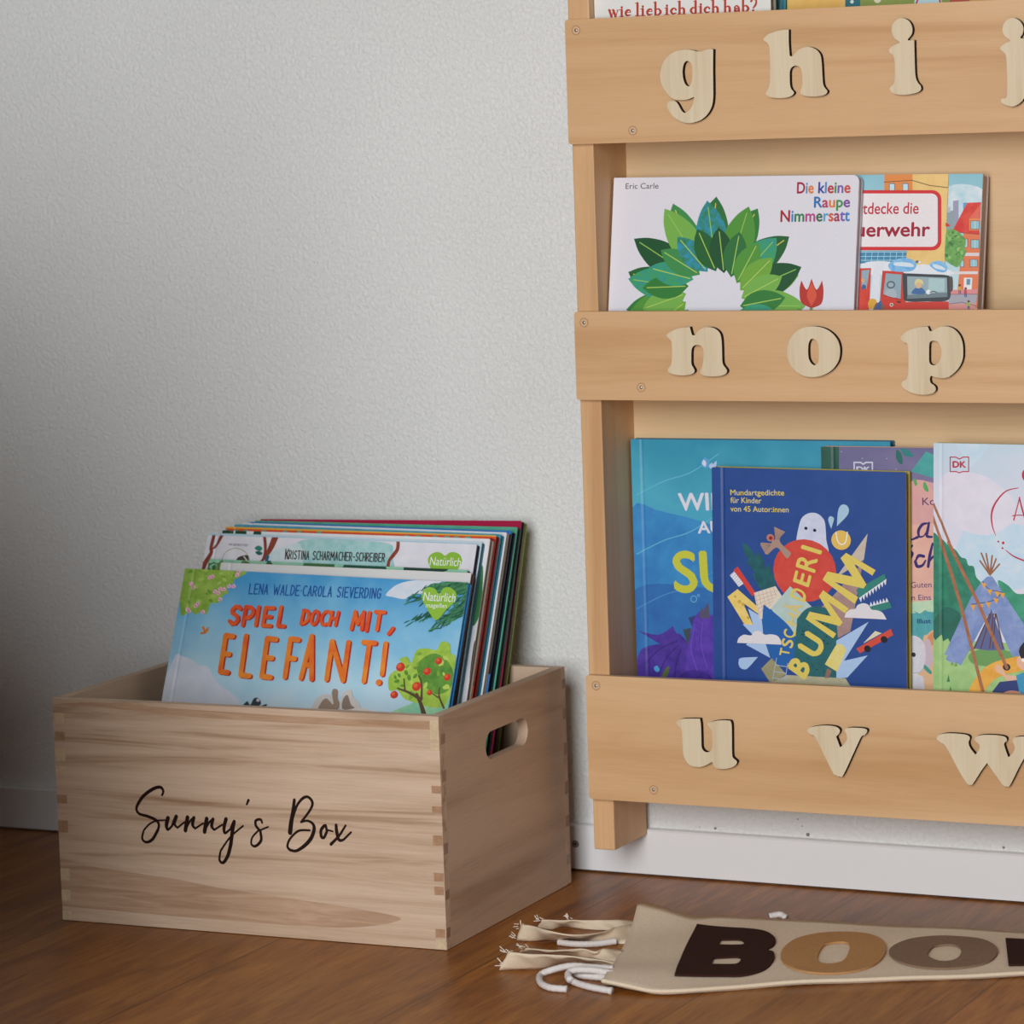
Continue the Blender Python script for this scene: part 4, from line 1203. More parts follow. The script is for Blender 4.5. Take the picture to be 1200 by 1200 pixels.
('e','#12242c',1189,1346,7,6),
('e','#12242c',1069,1405,5,5),
('e','#12242c',1198,1880,4,4),
('e','#12242c',1099,1858,5,5),
('e','#12242c',1071,1345,6,5),
('e','#12242c',1090,1654,8,7),
('e','#12242c',890,1526,8,8),
('e','#12242c',1060,1577,6,6),
('e','#12242c',1196,1640,4,4),
('e','#12242c',1134,1504,6,6),
('e','#12242c',933,1579,5,5),
('e','#12242c',890,1686,4,4),
('e','#12242c',1130,1333,8,7),
('e','#12242c',1136,1599,7,7),
('e','#12242c',944,1745,6,6),
('e','#12242c',937,1874,6,6),
('e','#12242c',986,1812,6,5),
('e','#12242c',1090,1417,8,8),
('e','#12242c',951,1355,9,8),
('e','#12242c',917,1865,9,9),
('e','#12242c',1069,1328,4,4),
('e','#12242c',932,1547,7,7),
('e','#12242c',1191,1516,4,4),
('e','#12242c',1054,1399,4,4),
('e','#12242c',1049,1716,4,4),
('p','#2f7f74',[1421,1087,1693,934,1714,991,1446,1168]),
('p','#e2e2ea',[1446,1165,1476,1145,1467,1205]),
('p','#e2e2ea',[1475,1144,1506,1124,1497,1184]),
('p','#e2e2ea',[1505,1123,1535,1103,1526,1163]),
('p','#e2e2ea',[1535,1102,1565,1083,1556,1142]),
('p','#e2e2ea',[1564,1082,1595,1062,1585,1122]),
('p','#e2e2ea',[1594,1061,1624,1041,1615,1101]),
('p','#e2e2ea',[1623,1040,1654,1020,1645,1080]),
('p','#e2e2ea',[1653,1020,1683,1000,1674,1059]),
('p','#e2e2ea',[1682,999,1713,979,1704,1039]),
('p','#2f7f74',[1545,1236,1738,1183,1763,1240,1575,1299]),
('p','#e2e2ea',[1549,1239,1579,1231,1560,1194]),
('p','#e2e2ea',[1579,1230,1610,1222,1590,1185]),
('p','#e2e2ea',[1610,1221,1640,1213,1621,1176]),
('p','#e2e2ea',[1640,1212,1671,1204,1651,1167]),
('p','#e2e2ea',[1671,1203,1701,1195,1681,1158]),
('p','#e2e2ea',[1701,1194,1731,1186,1712,1150]),
('P','#dcd8dc',[1304,1350,1304,1350,1319,1307,1360,1274,1409,1265,1433,1230,1486,1211,1535,1222,1567,1265,1620,1270,1674,1291,1712,1351,1712,1351]),
('P','#dcd8dc',[241,1635,241,1635,256,1590,309,1555,379,1559,411,1523,466,1513,516,1545,576,1539,641,1550,677,1593,682,1631,682,1631]),
('p','#cf4a3a',[1417,1634,1753,1434,1776,1491,1453,1675]),
('p','#d9d2b5',[1482,1583,1601,1461,1664,1479]),
('e','#15151c',1525,1629,32,31),
('e','#15151c',1686,1536,32,31),
('p','#a9c3e6',[1223,1568,1539,1379,1298,1751,1528,1690,1329,1905,1221,1918]),
('P','#a9c3e6',[254,1839,254,1808,279,1775,447,1758,447,1758,346,1867,305,1880,272,1869]),
('p','#8f8a66,#9c9672,10',[478,1866,584,1762,729,1905,572,2000]),
('p','#a8a284,#b3ad90,10',[729,1912,1311,1913,1418,2075,571,2121,572,1996]),
('p','#8a6a5e',[1131,1830,1178,1848,1148,1918,1105,1920]),
('P','#d9c860,#dccf90,8',[1109,1793,1109,1793,1214,1619,1245,1599,1286,1606,1313,1644,1304,1687,1230,1857,1230,1857]),
('l','#a9b2c4',7,[633,1758,568,2069]),
('l','#a9b2c4',7,[743,1801,700,2062]),
('l','#a9b2c4',7,[620,1824,737,1836]),
('l','#a9b2c4',7,[608,1885,729,1896]),
('l','#a9b2c4',7,[595,1947,721,1957]),
('l','#a9b2c4',7,[585,1999,714,2010]),
('t','#dcc660','T',755,1739,15,-68,-96,-12,2),
('t','#dcc660','S',791,1664,15,-75,-111,-27,2),
('t','#dcc660','C',812,1571,17,-75,-114,-18,2),
('t','#d6c27a','H',834,1460,21,-106,-106,-34,2),
('t','#d6c27a','Ä',870,1345,33,-90,-151,-30,2),
('t','#dcc660','D',917,1231,26,-99,-147,-53,2),
('t','#dcc660','E',957,1088,30,-110,-158,-50,2),
('t','#dcc660','R',1020,953,30,-134,-191,-54,2),
('t','#dcc660','I',1080,780,13,-37,-200,-52,2),
('t','#dcc660','B',914,1954,70,-131,-179,-113,4),
('t','#dcc660','U',1035,1757,98,-163,-201,-112,4),
('p','#dcc660',[1193,1549,925,1381,964,1311,1173,1344,1056,1165,1098,1107,1347,1266,1311,1312,1145,1208,1288,1397,1260,1432,1010,1380,1223,1503]),
('p','#dcc660',[1406,1222,1093,1010,1142,932,1385,971,1270,804,1324,753,1609,901,1578,953,1397,847,1520,1036,1491,1075,1213,1027,1439,1157]),
('e','#dfb95a',1277,638,95,90),
('s','#e6e4e0',11,[1227,567,1244,648,1280,677,1320,654,1338,563])],
'tent':[
('P','#b9d3e2,#c6d8e4,20',[225,-3,508,-4,350,205,282,109]),
('P','#b5d2e4,#c9d8e4,20',[283,772,509,689,1068,802,1069,1233,226,1265]),
('P','#d6d2e0,#dcd8e4,20',[89,287,508,299,789,595,509,819,124,679]),
('l','#b8203f',10,[157,125,208,124,244,140,280,122,330,121,330,251,271,253,244,264,214,254,157,255,157,125]),
('t','#b8203f','DK',178,220,129,-2,-1,-61,4),
('s','#b8203f',[7,13,18,13,5],[791,386,677,419,585,519,545,623,552,731,583,817]),
('s','#b8203f',[6,13,15],[676,946,756,1001,868,1041]),
('e','#b8203f',608,871,9,9),
('e','#b8203f',653,882,13,13),
('e','#b8203f',647,929,9,9),
('s','#b8203f',[11,10,13],[805,470,778,573,751,673]),
('s','#b8203f',[13,15,15],[802,475,834,593,870,700]),
('s','#b8203f',9,[739,636,800,629,862,631]),
('P','#b8203f',[838,229,877,215,911,268,878,323,839,313,824,270]),
('P','#2f8a6c,#23705a,15',[-26,887,65,861,137,916,210,960,258,1022,306,1038,330,1094,378,1104,402,1196,450,1263,402,1403,258,1664,138,1809,-32,1816]),
('P','#1f6050,#23685a,15',[-26,1676,65,1510,162,1483,258,1571,162,1808,-26,1816]),
('P','#3f9a78,#2f8a6c,12',[605,1246,689,1254,760,1320,819,1335,1044,1332,1045,1722,808,1640]),
('p','#8fb873,#a5c682,20',[-32,1793,-8,1745,17,1785,77,1730,89,1793,138,1762,162,1808,331,1777,1280,1780,1283,2490,-32,2563]),
('P','#6a9a58',[331,1916,403,1860,547,1836,737,1862,761,1942,571,1997,379,1983]),
('p','#6f9f5a',[162,2005,180,1934,192,2004]),
('p','#3f7a4a',[126,2158,144,2087,156,2157]),
('p','#3f7a4a',[144,2262,162,2191,174,2260]),
('p','#6f9f5a',[198,2015,216,1944,228,2013]),
('p','#6f9f5a',[331,1869,349,1799,361,1868]),
('p','#6f86ba,#8a9cc8,15',[504,1190,551,1184,641,1313,1045,1882,737,1897,546,1478,259,2006,210,1974,180,1987,114,1955,138,1913,101,1915,354,1382,450,1240]),
('p','#5a6494',[546,1478,373,1844,523,1855,672,1842]),
('l','#5f3a34',11,[528,1525,385,1844]),
('l','#5f3a34',11,[542,1525,445,1841]),
('l','#5f3a34',11,[564,1524,529,1837]),
('l','#5f3a34',11,[582,1523,559,1836]),
('l','#5f3a34',11,[588,1523,654,1831]),
('l','#96603f',15,[531,1174,450,981]),
('l','#96603f',15,[531,1174,495,983]),
('l','#96603f',15,[531,1174,551,1000]),
('l','#96603f',15,[531,1174,587,1028]),
('l','#96603f',15,[531,1174,619,1073]),
('l','#96603f',15,[531,1174,438,1050]),
('s','#2a2f4a',6,[464,1234,522,1301,647,1325]),
('s','#2a2f4a',6,[647,1325,558,1403,354,1446]),
('p','#e0a33f',[448,1246,498,1251,479,1302]),
('p','#e0a33f',[501,1301,552,1306,533,1358]),
('p','#e0a33f',[573,1318,623,1323,604,1375]),
('p','#e0a33f',[621,1328,671,1333,652,1384]),
('p','#e0a33f',[561,1380,611,1385,592,1436]),
('p','#e0a33f',[490,1417,540,1422,521,1474]),
('p','#e0a33f',[418,1437,468,1442,449,1494]),
('p','#e0a33f',[346,1447,396,1452,377,1504]),
('s','#dd9a38,#e6ad4a,15',[124,136,136,130],[331,2380,451,2153,607,2018,986,1919]),
('e','#2a2020',688,1997,36,32),
('l','#9a6040,#a9704f,8',31,[71,895,161,1147,258,1455,487,2302]),
('l','#9a6040,#a9704f,8',31,[143,893,282,1165,414,1415,522,1653,690,2003]),
('l','#9a6040,#a9704f,8',22,[0,551,78,724,152,896]),
('l','#9a6040,#a9704f,8',25,[-13,650,55,834,95,953]),
('P','#e2b498',[577,2002,613,1978,660,2021,690,2066,797,2078,792,2136,714,2140,654,2074,601,2047]),
('p','#2a3a72',[523,2265,625,2133,786,2108,822,2261]),
('p','#2f88b0,#3f98bc,10',[774,2068,868,2029,1046,2043,1047,2330,822,2285]),
('P','#e2b498',[803,1894,1045,1813,1046,2020,821,2008]),
('P','#17131a',[803,1859,832,1783,903,1739,1104,1742,1104,1902,868,1936]),
('P','#c98a70',[643,2242,714,2209,810,2216,810,2274,643,2282]),
('e','#f0ece6',842,1926,19,16)],
'lieb':[
('l','#b23a28',23,[151,379,171,440]),
('l','#b23a28',9,[171,440,193,389]),
('l','#b23a28',23,[191,381,213,442]),
('l','#b23a28',9,[213,442,236,383]),
('l','#b23a28',7,[138,379,165,380]),
('l','#b23a28',7,[176,380,203,381]),
('l','#b23a28',7,[224,382,248,383]),
('l','#b23a28',23,[276,381,274,441]),
('l','#b23a28',7,[250,440,298,441]),
('l','#b23a28',7,[254,380,278,381]),
('e','#b23a28',277,359,12,11),
('s','#b23a28',[9,13,21,24,19,7],[365,408,356,388,332,389,315,411,328,434,367,430]),
('l','#b23a28',7,[314,407,365,408]),
('l','#b23a28',23,[436,328,433,442]),
('l','#b23a28',7,[409,441,457,443]),
('l','#b23a28',7,[414,327,438,328]),
('l','#b23a28',23,[487,382,486,442]),
('l','#b23a28',7,[462,441,510,443]),
('l','#b23a28',7,[465,381,489,382]),
('e','#b23a28',488,360,12,11),
('s','#b23a28',[9,13,21,24,19,7],[580,409,572,389,548,391,531,412,543,436,582,432]),
('l','#b23a28',7,[529,408,580,409]),
('l','#b23a28',23,[615,329,612,439]),
('l','#b23a28',7,[595,328,618,329]),
('s','#b23a28',[7,13,24,24,13,7],[618,397,642,387,662,407,662,423,637,442,614,435]),
('l','#b23a28',23,[728,384,726,443]),
('l','#b23a28',7,[703,442,750,444]),
('l','#b23a28',7,[706,383,730,384]),
('e','#b23a28',729,362,12,11),
('s','#b23a28',[20,11,21,24,18,7],[817,402,803,388,782,395,769,414,784,437,821,432]),
('l','#b23a28',23,[855,331,852,444]),
('l','#b23a28',7,[834,330,858,331]),
('l','#b23a28',7,[833,443,871,445]),
('s','#b23a28',[7,14,24,24],[858,398,882,389,897,405,896,446]),
('l','#b23a28',7,[877,445,915,447]),
('l','#b23a28',23,[1014,333,1011,444]),
('l','#b23a28',7,[994,333,1017,334]),
('l','#b23a28',7,[1008,446,1032,447]),
('s','#b23a28',[7,13,24,24,13,7],[1009,401,989,389,968,407,967,423,987,444,1008,436]),
('l','#b23a28',23,[1063,386,1061,446]),
('l','#b23a28',7,[1038,445,1085,447]),
('l','#b23a28',7,[1041,385,1064,386]),
('e','#b23a28',1064,365,12,11),
('s','#b23a28',[20,11,21,24,18,7],[1148,404,1134,390,1113,398,1101,416,1115,439,1152,434]),
('l','#b23a28',22,[1186,333,1183,446]),
('l','#b23a28',7,[1165,333,1189,334]),
('l','#b23a28',7,[1164,446,1202,447]),
('s','#b23a28',[7,14,24,24],[1188,401,1212,391,1228,408,1227,448]),
('l','#b23a28',7,[1208,447,1246,449]),
('l','#b23a28',22,[1304,334,1301,447]),
('l','#b23a28',7,[1284,334,1307,335]),
('l','#b23a28',7,[1282,446,1320,448]),
('s','#b23a28',[7,14,24,24],[1307,402,1330,392,1346,409,1345,449]),
('l','#b23a28',7,[1326,448,1364,450]),
('s','#b23a28',[17,11,17,22,22],[1395,407,1413,391,1433,404,1436,428,1435,447]),
('s','#b23a28',[8,20,20,8],[1433,414,1401,421,1400,441,1433,430]),
('l','#b23a28',7,[1434,449,1454,450]),
('l','#b23a28',22,[1479,336,1476,444]),
('l','#b23a28',7,[1459,335,1482,336]),
('s','#b23a28',[7,13,24,24,13,7],[1482,403,1505,393,1525,413,1525,429,1501,448,1478,440]),
('s','#b23a28',[20,11,17,20,14],[1557,357,1578,337,1606,354,1600,389,1576,417]),
('e','#b23a28',1575,441,12,11)],
'garden':[
('p','#4aa3bd',[-57,-415,116,-410,171,991,46,990]),
('l','#20302f',10,[129,-210,180,991]),
('p','#dfae58,#e3b868,20',[129,-410,704,-394,749,996,189,991]),
('p','#1f6c78',[714,3,863,6,892,997,742,996]),
('p','#7f9040,#8a9a48,20',[841,-390,2772,-336,2831,1013,892,997]),
('e','#dfe6dc',791,417,17,16),
('e','#e0d6bc',1035,401,34,32),
('P','#b9d9e0',[1391,450,1457,294,1560,296,1639,454]),
('l','#c0392f',16,[1405,439,1457,294]),
('l','#c0392f',16,[1633,443,1571,296]),
('p','#b5462f',[1722,221,1968,226,1921,537,1715,534]),
('p','#c99a4a',[1907,225,2193,230,2206,541,1900,537])],
'sunny':[
('s','#1e0c07',[21,24,30,33,33,30,26,26,30,30,26,26],[1139,859,1154,819,1125,785,1051,803,945,872,880,951,858,1005,887,1047,983,1068,1060,1096,1091,1137,1076,1191]),
('s','#1e0c07',[30,30,26,24,18],[1076,1191,1014,1280,946,1311,905,1276,927,1199]),
('s','#1e0c07',[18,18,18],[927,1199,991,1137,1066,1101]),
('s','#1e0c07',[18,15],[1066,1101,1169,1091]),
('s','#1e0c07',[41,39,24,21],[1191,1069,1171,1137,1183,1179,1227,1145]),
('s','#1e0c07',[21,39,26,21],[1227,1145,1279,1051,1258,1122,1287,1155]),
('s','#1e0c07',[21,18],[1287,1155,1362,1100]),
('s','#1e0c07',[39,41,39],[1399,1051,1385,1109,1370,1176]),
('s','#1e0c07',[24,20,26],[1380,1152,1423,1086,1466,1051]),
('s','#1e0c07',[33,33,20],[1466,1051,1449,1116,1473,1152]),
('s','#1e0c07',[20,18],[1473,1152,1560,1099]),
('s','#1e0c07',[39,41,39],[1601,1052,1587,1110,1572,1177]),
('s','#1e0c07',[24,20,26],[1581,1153,1624,1087,1667,1053]),
('s','#1e0c07',[33,33,20],[1667,1053,1650,1117,1674,1153]),
('s','#1e0c07',[20,18],[1674,1153,1760,1100]),
('s','#1e0c07',[38,35,24,20],[1804,1045,1780,1118,1785,1176,1844,1136]),
('s','#1e0c07',[20,29,38,38],[1844,1136,1889,1059,1867,1145,1843,1273]),
('s','#1e0c07',[38,35,29,24,20],[1843,1273,1808,1381,1755,1453,1716,1429,1733,1343]),
('s','#1e0c07',[20,18,18],[1733,1343,1840,1210,1979,1098]),
('s','#1e0c07',[18,26],[2026,897,2047,856]),
('s','#1e0c07',[20,24,26,26,26],[2179,1058,2163,1028,2115,1041,2113,1088,2157,1138]),
('s','#1e0c07',[26,29,26,20,18,18],[2157,1138,2159,1223,2098,1279,2057,1260,2072,1196,2140,1129]),
('s','#1e0c07',[17,17],[2138,1135,2239,1092]),
('s','#1e0c07',[30,37,44,46],[2521,828,2503,932,2478,1041,2463,1132]),
('s','#1e0c07',[22,24,27,27,27,24,22],[2496,1001,2545,880,2609,808,2664,794,2705,842,2678,912,2581,1029]),
('s','#1e0c07',[19,22,27,35,37,35,27,27],[2581,1029,2643,1012,2696,1034,2712,1082,2679,1167,2611,1240,2521,1296,2455,1293]),
('s','#1e0c07',[27,24,22,22,19],[2455,1293,2430,1260,2460,1190,2551,1111,2666,1099]),
('s','#1e0c07',[30,30,30,27,27],[2815,1049,2781,1092,2783,1151,2810,1155,2840,1099]),
('s','#1e0c07',[27,22,19],[2840,1099,2832,1045,2815,1049]),
('s','#1e0c07',[17,17],[2841,1084,2900,1095]),
('s','#1e0c07',[30,35,30,22],[2937,1036,2941,1103,2961,1170,3005,1167]),
('s','#1e0c07',[22,19],[3005,1167,3086,1092]),
('s','#1e0c07',[19,24,30],[3034,1033,2963,1131,2877,1214]),
('p','#c9b391,#bda585,6',[17,138,124,137,121,233,14,235]),
('p','#a88468,#997658,6',[14,316,121,314,119,395,12,396]),
('p','#c9b391,#bda585,6',[11,477,119,475,115,589,8,591]),
('p','#c9b391,#bda585,6',[9,639,116,637,115,710,7,712]),
('p','#a88468,#997658,6',[4,915,112,912,110,993,2,996]),
('p','#a88468,#997658,6',[0,1159,108,1156,104,1269,-3,1273]),
('p','#c9b391,#bda585,6',[-7,1615,101,1611,97,1725,-11,1729]),
('p','#c9b391,#bda585,6',[-10,1819,98,1815,94,1921,-14,1925]),
('p','#c9b391,#bda585,6',[-14,2023,94,2019,93,2097,-15,2101]),
('p','#c9b391,#bda585,6',[3914,33,4008,33,4003,210,3911,209]),
('p','#c9b391,#bda585,6',[3911,240,4006,240,4005,301,3913,301]),
('p','#a88468,#997658,6',[3907,624,4002,623,4001,693,3909,693]),
('p','#a88468,#997658,6',[3905,809,4000,808,4000,869,3907,870]),
('p','#a88468,#997658,6',[3903,1071,3998,1070,3996,1162,3903,1163]),
('p','#a88468,#997658,6',[3899,1411,3994,1409,3993,1487,3900,1488]),
('p','#a88468,#997658,6',[3898,1535,3993,1533,3992,1610,3899,1612]),
('p','#a88468,#997658,6',[3894,1922,3989,1920,3988,1998,3895,2000]),
('p','#c9b391,#bda585,6',[3893,2016,3988,2014,3987,2099,3894,2101])],
'crateside':[
('p','#8f6e56,#9a785e,5',[41,171,122,166,114,257,34,262]),
('p','#8f6e56,#9a785e,5',[35,500,115,495,107,594,27,598]),
('p','#8f6e56,#9a785e,5',[21,1151,102,1148,94,1247,13,1250]),
('p','#8f6e56,#9a785e,5',[13,1574,93,1572,87,1656,6,1658]),
('p','#8f6e56,#9a785e,5',[6,1913,87,1912,79,2003,-2,2005]),
('p','#937259,#9d7b61,5',[2695,118,2782,114,2777,204,2690,207]),
('p','#937259,#9d7b61,5',[2691,406,2778,403,2772,501,2685,504]),
('p','#937259,#9d7b61,5',[2686,736,2773,733,2766,848,2679,850]),
('p','#937259,#9d7b61,5',[2680,1107,2767,1106,2760,1229,2672,1230]),
('p','#937259,#9d7b61,5',[2675,1439,2762,1438,2756,1545,2668,1546]),
('p','#937259,#9d7b61,5',[2669,1812,2757,1813,2751,1912,2663,1911])]}
BK = {
'elefant': ([-0.39705, -0.1547, 0.30852], [0.999873, -0.006097, -0.01472], [0.015933, 0.382635, 0.923762], 0.30948, 0.31166, 0.0075),
'white': ([-0.36278, -0.14382, 0.31388], [0.999956, -0.003583, -0.008651], [0.009364, 0.382667, 0.923839], 0.27268, 0.3201, 0.0068),
'jungle': ([-0.3813, -0.13532, 0.31559], [0.99995, -0.003836, -0.009262], [0.010025, 0.382664, 0.923833], 0.283, 0.32167, 0.0068),
'kristina': ([-0.39162, -0.11876, 0.33674], [0.999982, -0.002323, -0.005608], [0.00607, 0.382676, 0.923863], 0.29556, 0.34551, 0.007),
'skyblue': ([-0.3942, -0.11035, 0.33773], [0.999982, -0.002305, -0.005564], [0.006023, 0.382676, 0.923863], 0.29937, 0.34678, 0.0065),
'dotted': ([-0.38438, -0.10216, 0.33947], [0.999991, -0.001578, -0.003811], [0.004124, 0.38268, 0.923872], 0.29402, 0.34801, 0.0095),
'orange': ([-0.3873, -0.09049, 0.34176], [0.999983, -0.002212, -0.005341], [0.005781, 0.382677, 0.923864], 0.29766, 0.35039, 0.0085),
'teal': ([-0.38346, -0.08039, 0.34289], [0.99995, -0.003815, -0.009209], [0.009968, 0.382664, 0.923834], 0.29405, 0.35054, 0.0082),
'plain': ([-0.3802, -0.07094, 0.34324], [0.999954, -0.003656, -0.008825], [0.009553, 0.382666, 0.923837], 0.2925, 0.35197, 0.006),
'blue': ([-0.37647, -0.06394, 0.3434], [0.999973, -0.00282, -0.006808], [0.007369, 0.382673, 0.923854], 0.29023, 0.35114, 0.01),
'green': ([-0.37619, -0.05266, 0.34347], [1.0, -0.000124, -0.000299], [0.000324, 0.382683, 0.923879], 0.29051, 0.35346, 0.0095),
'crimson': ([-0.37653, -0.04195, 0.34344], [0.999856, 0.006499, 0.015691], [-0.016984, 0.382628, 0.923746], 0.28904, 0.35398, 0.0085),
'leafy': ([-0.37483, -0.03318, 0.34137], [0.999879, 0.005958, 0.014383], [-0.015568, 0.382637, 0.923768], 0.28673, 0.35256, 0.0065),
'carle': ([0.02407, -0.04696, 0.67428], [0.999945, -0.001584, -0.010354], [0.010474, 0.151253, 0.98844], 0.24328, 0.18981, 0.0115),
'feuer': ([0.15636, -0.03347, 0.67287], [0.999911, -0.002059, -0.013146], [0.013306, 0.154697, 0.987872], 0.22316, 0.18702, 0.018),
'dragon': ([0.02381, -0.0262, 0.42689], [0.999996, 2.5e-05, 0.002817], [-0.002817, 0.008727, 0.999958], 0.25988, 0.32279, 0.0125),
'land': ([0.2212, -0.03944, 0.42347], [0.999999, 2.4e-05, 0.0014], [-0.0014, 0.017452, 0.999847], 0.215, 0.31933, 0.011),
'bumm': ([0.11884, -0.056, 0.40474], [0.99996, -0.000188, -0.008986], [0.008988, 0.020942, 0.99974], 0.19013, 0.29884, 0.013),
'tent': ([0.33794, -0.06199, 0.43077], [0.999974, -0.000279, -0.007264], [0.00727, 0.038387, 0.999237], 0.235, 0.32489, 0.011),
'lieb': ([0.02193, -0.0745, 0.86656], [0.999999, 0.0, -0.001574], [0.001574, 0.0, 0.999999], 0.17453, 0.14688, 0.013),
'garden': ([0.18089, -0.02887, 0.87072], [0.999626, -0.00286, -0.027208], [0.027358, 0.104489, 0.99415], 0.26965, 0.14335, 0.014)}
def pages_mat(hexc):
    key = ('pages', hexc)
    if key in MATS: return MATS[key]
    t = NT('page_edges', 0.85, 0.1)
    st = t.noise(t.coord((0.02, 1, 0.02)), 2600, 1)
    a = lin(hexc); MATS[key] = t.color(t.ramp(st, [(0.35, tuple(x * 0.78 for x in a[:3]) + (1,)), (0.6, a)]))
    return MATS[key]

def make_book(key, label, base, edge, pages, group, hinge=0.011, board=0.0021, r=0.0012, cover_label=None, spine=None, inset=0.0032):
    O, U, V, W, H, T = BK[key]
    O, U, V = Vector(O), Vector(U), Vector(V); N = U.cross(V)
    rot = Matrix((U, -N, V)).transposed()
    root = empty('book', O + U * (W / 2) - V * H, label, 'book', group, rot)
    X0 = -W / 2
    bm_ = ink(base if not base.startswith('G:') else base + '|%.4f' % H)
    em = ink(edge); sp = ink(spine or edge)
    out = rrect(X0, X0 + W, 0, H, r)
    Wu, Hu = W * 1e4, H * 1e4
    if hinge:
        g0, g1, g2 = (hinge - 0.0022) * 1e4, hinge * 1e4, (hinge + 0.0022) * 1e4
        bands = [0, g0, g1, g2, Wu]; dep = 0.0007
    else: bands, g1, dep = [0, Wu], -1e6, 0
    def place(u, v, lev):
        d = max(0.0, 1 - abs(u - g1) / 22.0) * dep
        return (X0 + u * 1e-4, d - lev, H - v * 1e-4)
    # front cover: slab with printed face
    b = MB()
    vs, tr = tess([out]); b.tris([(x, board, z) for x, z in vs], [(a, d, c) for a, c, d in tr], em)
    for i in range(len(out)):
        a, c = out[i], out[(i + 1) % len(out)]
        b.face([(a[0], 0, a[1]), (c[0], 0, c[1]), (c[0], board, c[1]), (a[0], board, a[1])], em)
    flat = [((x - X0) * 1e4, (H - z) * 1e4) for x, z in out]
    for i in range(len(bands) - 1):
        q = clip_band(flat, 0, bands[i], bands[i + 1])
        if len(q) > 2:
            vs, tr = tess([q]); b.tris([place(u, v, 0) for u, v in vs], tr, bm_)
    draw(b, ART.get(key, []), place, (Wu, Hu), bands)
    fc = b.build('front_cover', root)
    if cover_label: fc['label'] = cover_label
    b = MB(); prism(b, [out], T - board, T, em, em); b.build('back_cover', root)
    b = MB(); prism(b, [rrect(X0 + 0.0001, X0 + 0.0024, 0.0003, H - 0.0003, 0.0008, 2)], board, T - board, sp, sp); b.build('spine', root)
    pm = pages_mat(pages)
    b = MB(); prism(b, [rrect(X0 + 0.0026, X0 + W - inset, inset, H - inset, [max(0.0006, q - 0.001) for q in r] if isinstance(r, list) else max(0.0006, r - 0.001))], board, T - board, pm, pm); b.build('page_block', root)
    return root

BIN = 'picture books leaning back in the wooden crate'  # crate books: page blocks and several cover edges coloured dark for shade between books
MID = 'books on the middle shelf'; LOW = 'books on the lowest shelf'; TOP = 'books on the top shelf'
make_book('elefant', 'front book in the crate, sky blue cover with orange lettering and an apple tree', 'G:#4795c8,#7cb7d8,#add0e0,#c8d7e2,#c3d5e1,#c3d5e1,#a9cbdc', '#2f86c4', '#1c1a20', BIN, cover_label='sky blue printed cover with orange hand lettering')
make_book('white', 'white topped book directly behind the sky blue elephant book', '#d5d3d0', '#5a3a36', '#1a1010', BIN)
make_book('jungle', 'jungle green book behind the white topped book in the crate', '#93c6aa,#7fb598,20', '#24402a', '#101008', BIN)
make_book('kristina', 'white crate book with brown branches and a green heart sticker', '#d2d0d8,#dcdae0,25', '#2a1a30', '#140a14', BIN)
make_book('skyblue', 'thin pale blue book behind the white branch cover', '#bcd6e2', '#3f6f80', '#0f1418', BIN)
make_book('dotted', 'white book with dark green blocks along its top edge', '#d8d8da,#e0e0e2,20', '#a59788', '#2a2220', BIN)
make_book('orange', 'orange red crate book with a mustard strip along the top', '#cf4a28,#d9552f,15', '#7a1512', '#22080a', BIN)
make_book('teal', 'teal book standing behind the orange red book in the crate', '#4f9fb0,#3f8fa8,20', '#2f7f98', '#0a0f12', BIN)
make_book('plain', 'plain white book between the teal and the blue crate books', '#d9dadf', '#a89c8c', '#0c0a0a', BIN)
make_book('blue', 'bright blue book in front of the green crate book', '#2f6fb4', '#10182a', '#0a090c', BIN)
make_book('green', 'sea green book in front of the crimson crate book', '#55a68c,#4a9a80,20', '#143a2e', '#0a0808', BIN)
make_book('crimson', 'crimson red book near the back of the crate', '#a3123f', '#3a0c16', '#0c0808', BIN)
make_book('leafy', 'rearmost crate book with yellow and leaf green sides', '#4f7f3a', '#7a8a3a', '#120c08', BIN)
make_book('carle', 'white board book with a green leaf wreath and multicoloured title', '#dbd9e1', '#cbc8d0', '#b9b0b4', MID, hinge=0, board=0.0030, r=[0.006, 0.001, 0.001, 0.006], inset=0.0006)
make_book('feuer', 'fire engine board book half behind the white wreath book', 'G:#86bccb,#a9cdd6,#c9dde2,#a9c4c8', '#c9c0c4', '#c2b2b0', MID, hinge=0, board=0.0028, r=0.001, inset=0.0008)
make_book('dragon', 'large turquoise book with a purple dragon at the left of the lowest shelf', 'G:#2f8cab,#4aa5be,#3f93c2,#2f7fbd,#2a6cb0,#2a62a8', '#1f5f7f', '#d8d4c8', LOW)
make_book('land', 'pink and purple book with green spine standing behind the dark blue book', 'G:#6a678f,#84779a,#c0939c,#d9a59a,#d9b8a0,#6aa9ac,#4f99a0', '#c9a99a', '#cfc6b8', LOW, hinge=0.0118, spine='#2c5a4c')
make_book('bumm', 'dark blue book with yellow diagonal lettering and a red ball', '#1f4488,#24498f,30', '#b5a94e', '#8a6f3a', LOW, spine='#8f2038')
make_book('tent', 'pale blue book with a tepee and rope swing at the right of the lowest shelf', 'G:#bdd0de,#d3d3e0,#d8d4e0,#c5d6e4,#bcd4e2,#b5d2e4', '#b5b070', '#d8d4c8', LOW, hinge=0.0075, spine='#a3183f')
make_book('lieb', 'white book with a dark red serif title on the top shelf', '#d8d7d2,#dedcd8,30', '#a8a49e', '#bab5ae', TOP, hinge=0)
make_book('garden', 'colourful orange and green book right of the white book on the top shelf', '#7f9040', '#3f98b4', '#c9c2b4', TOP)

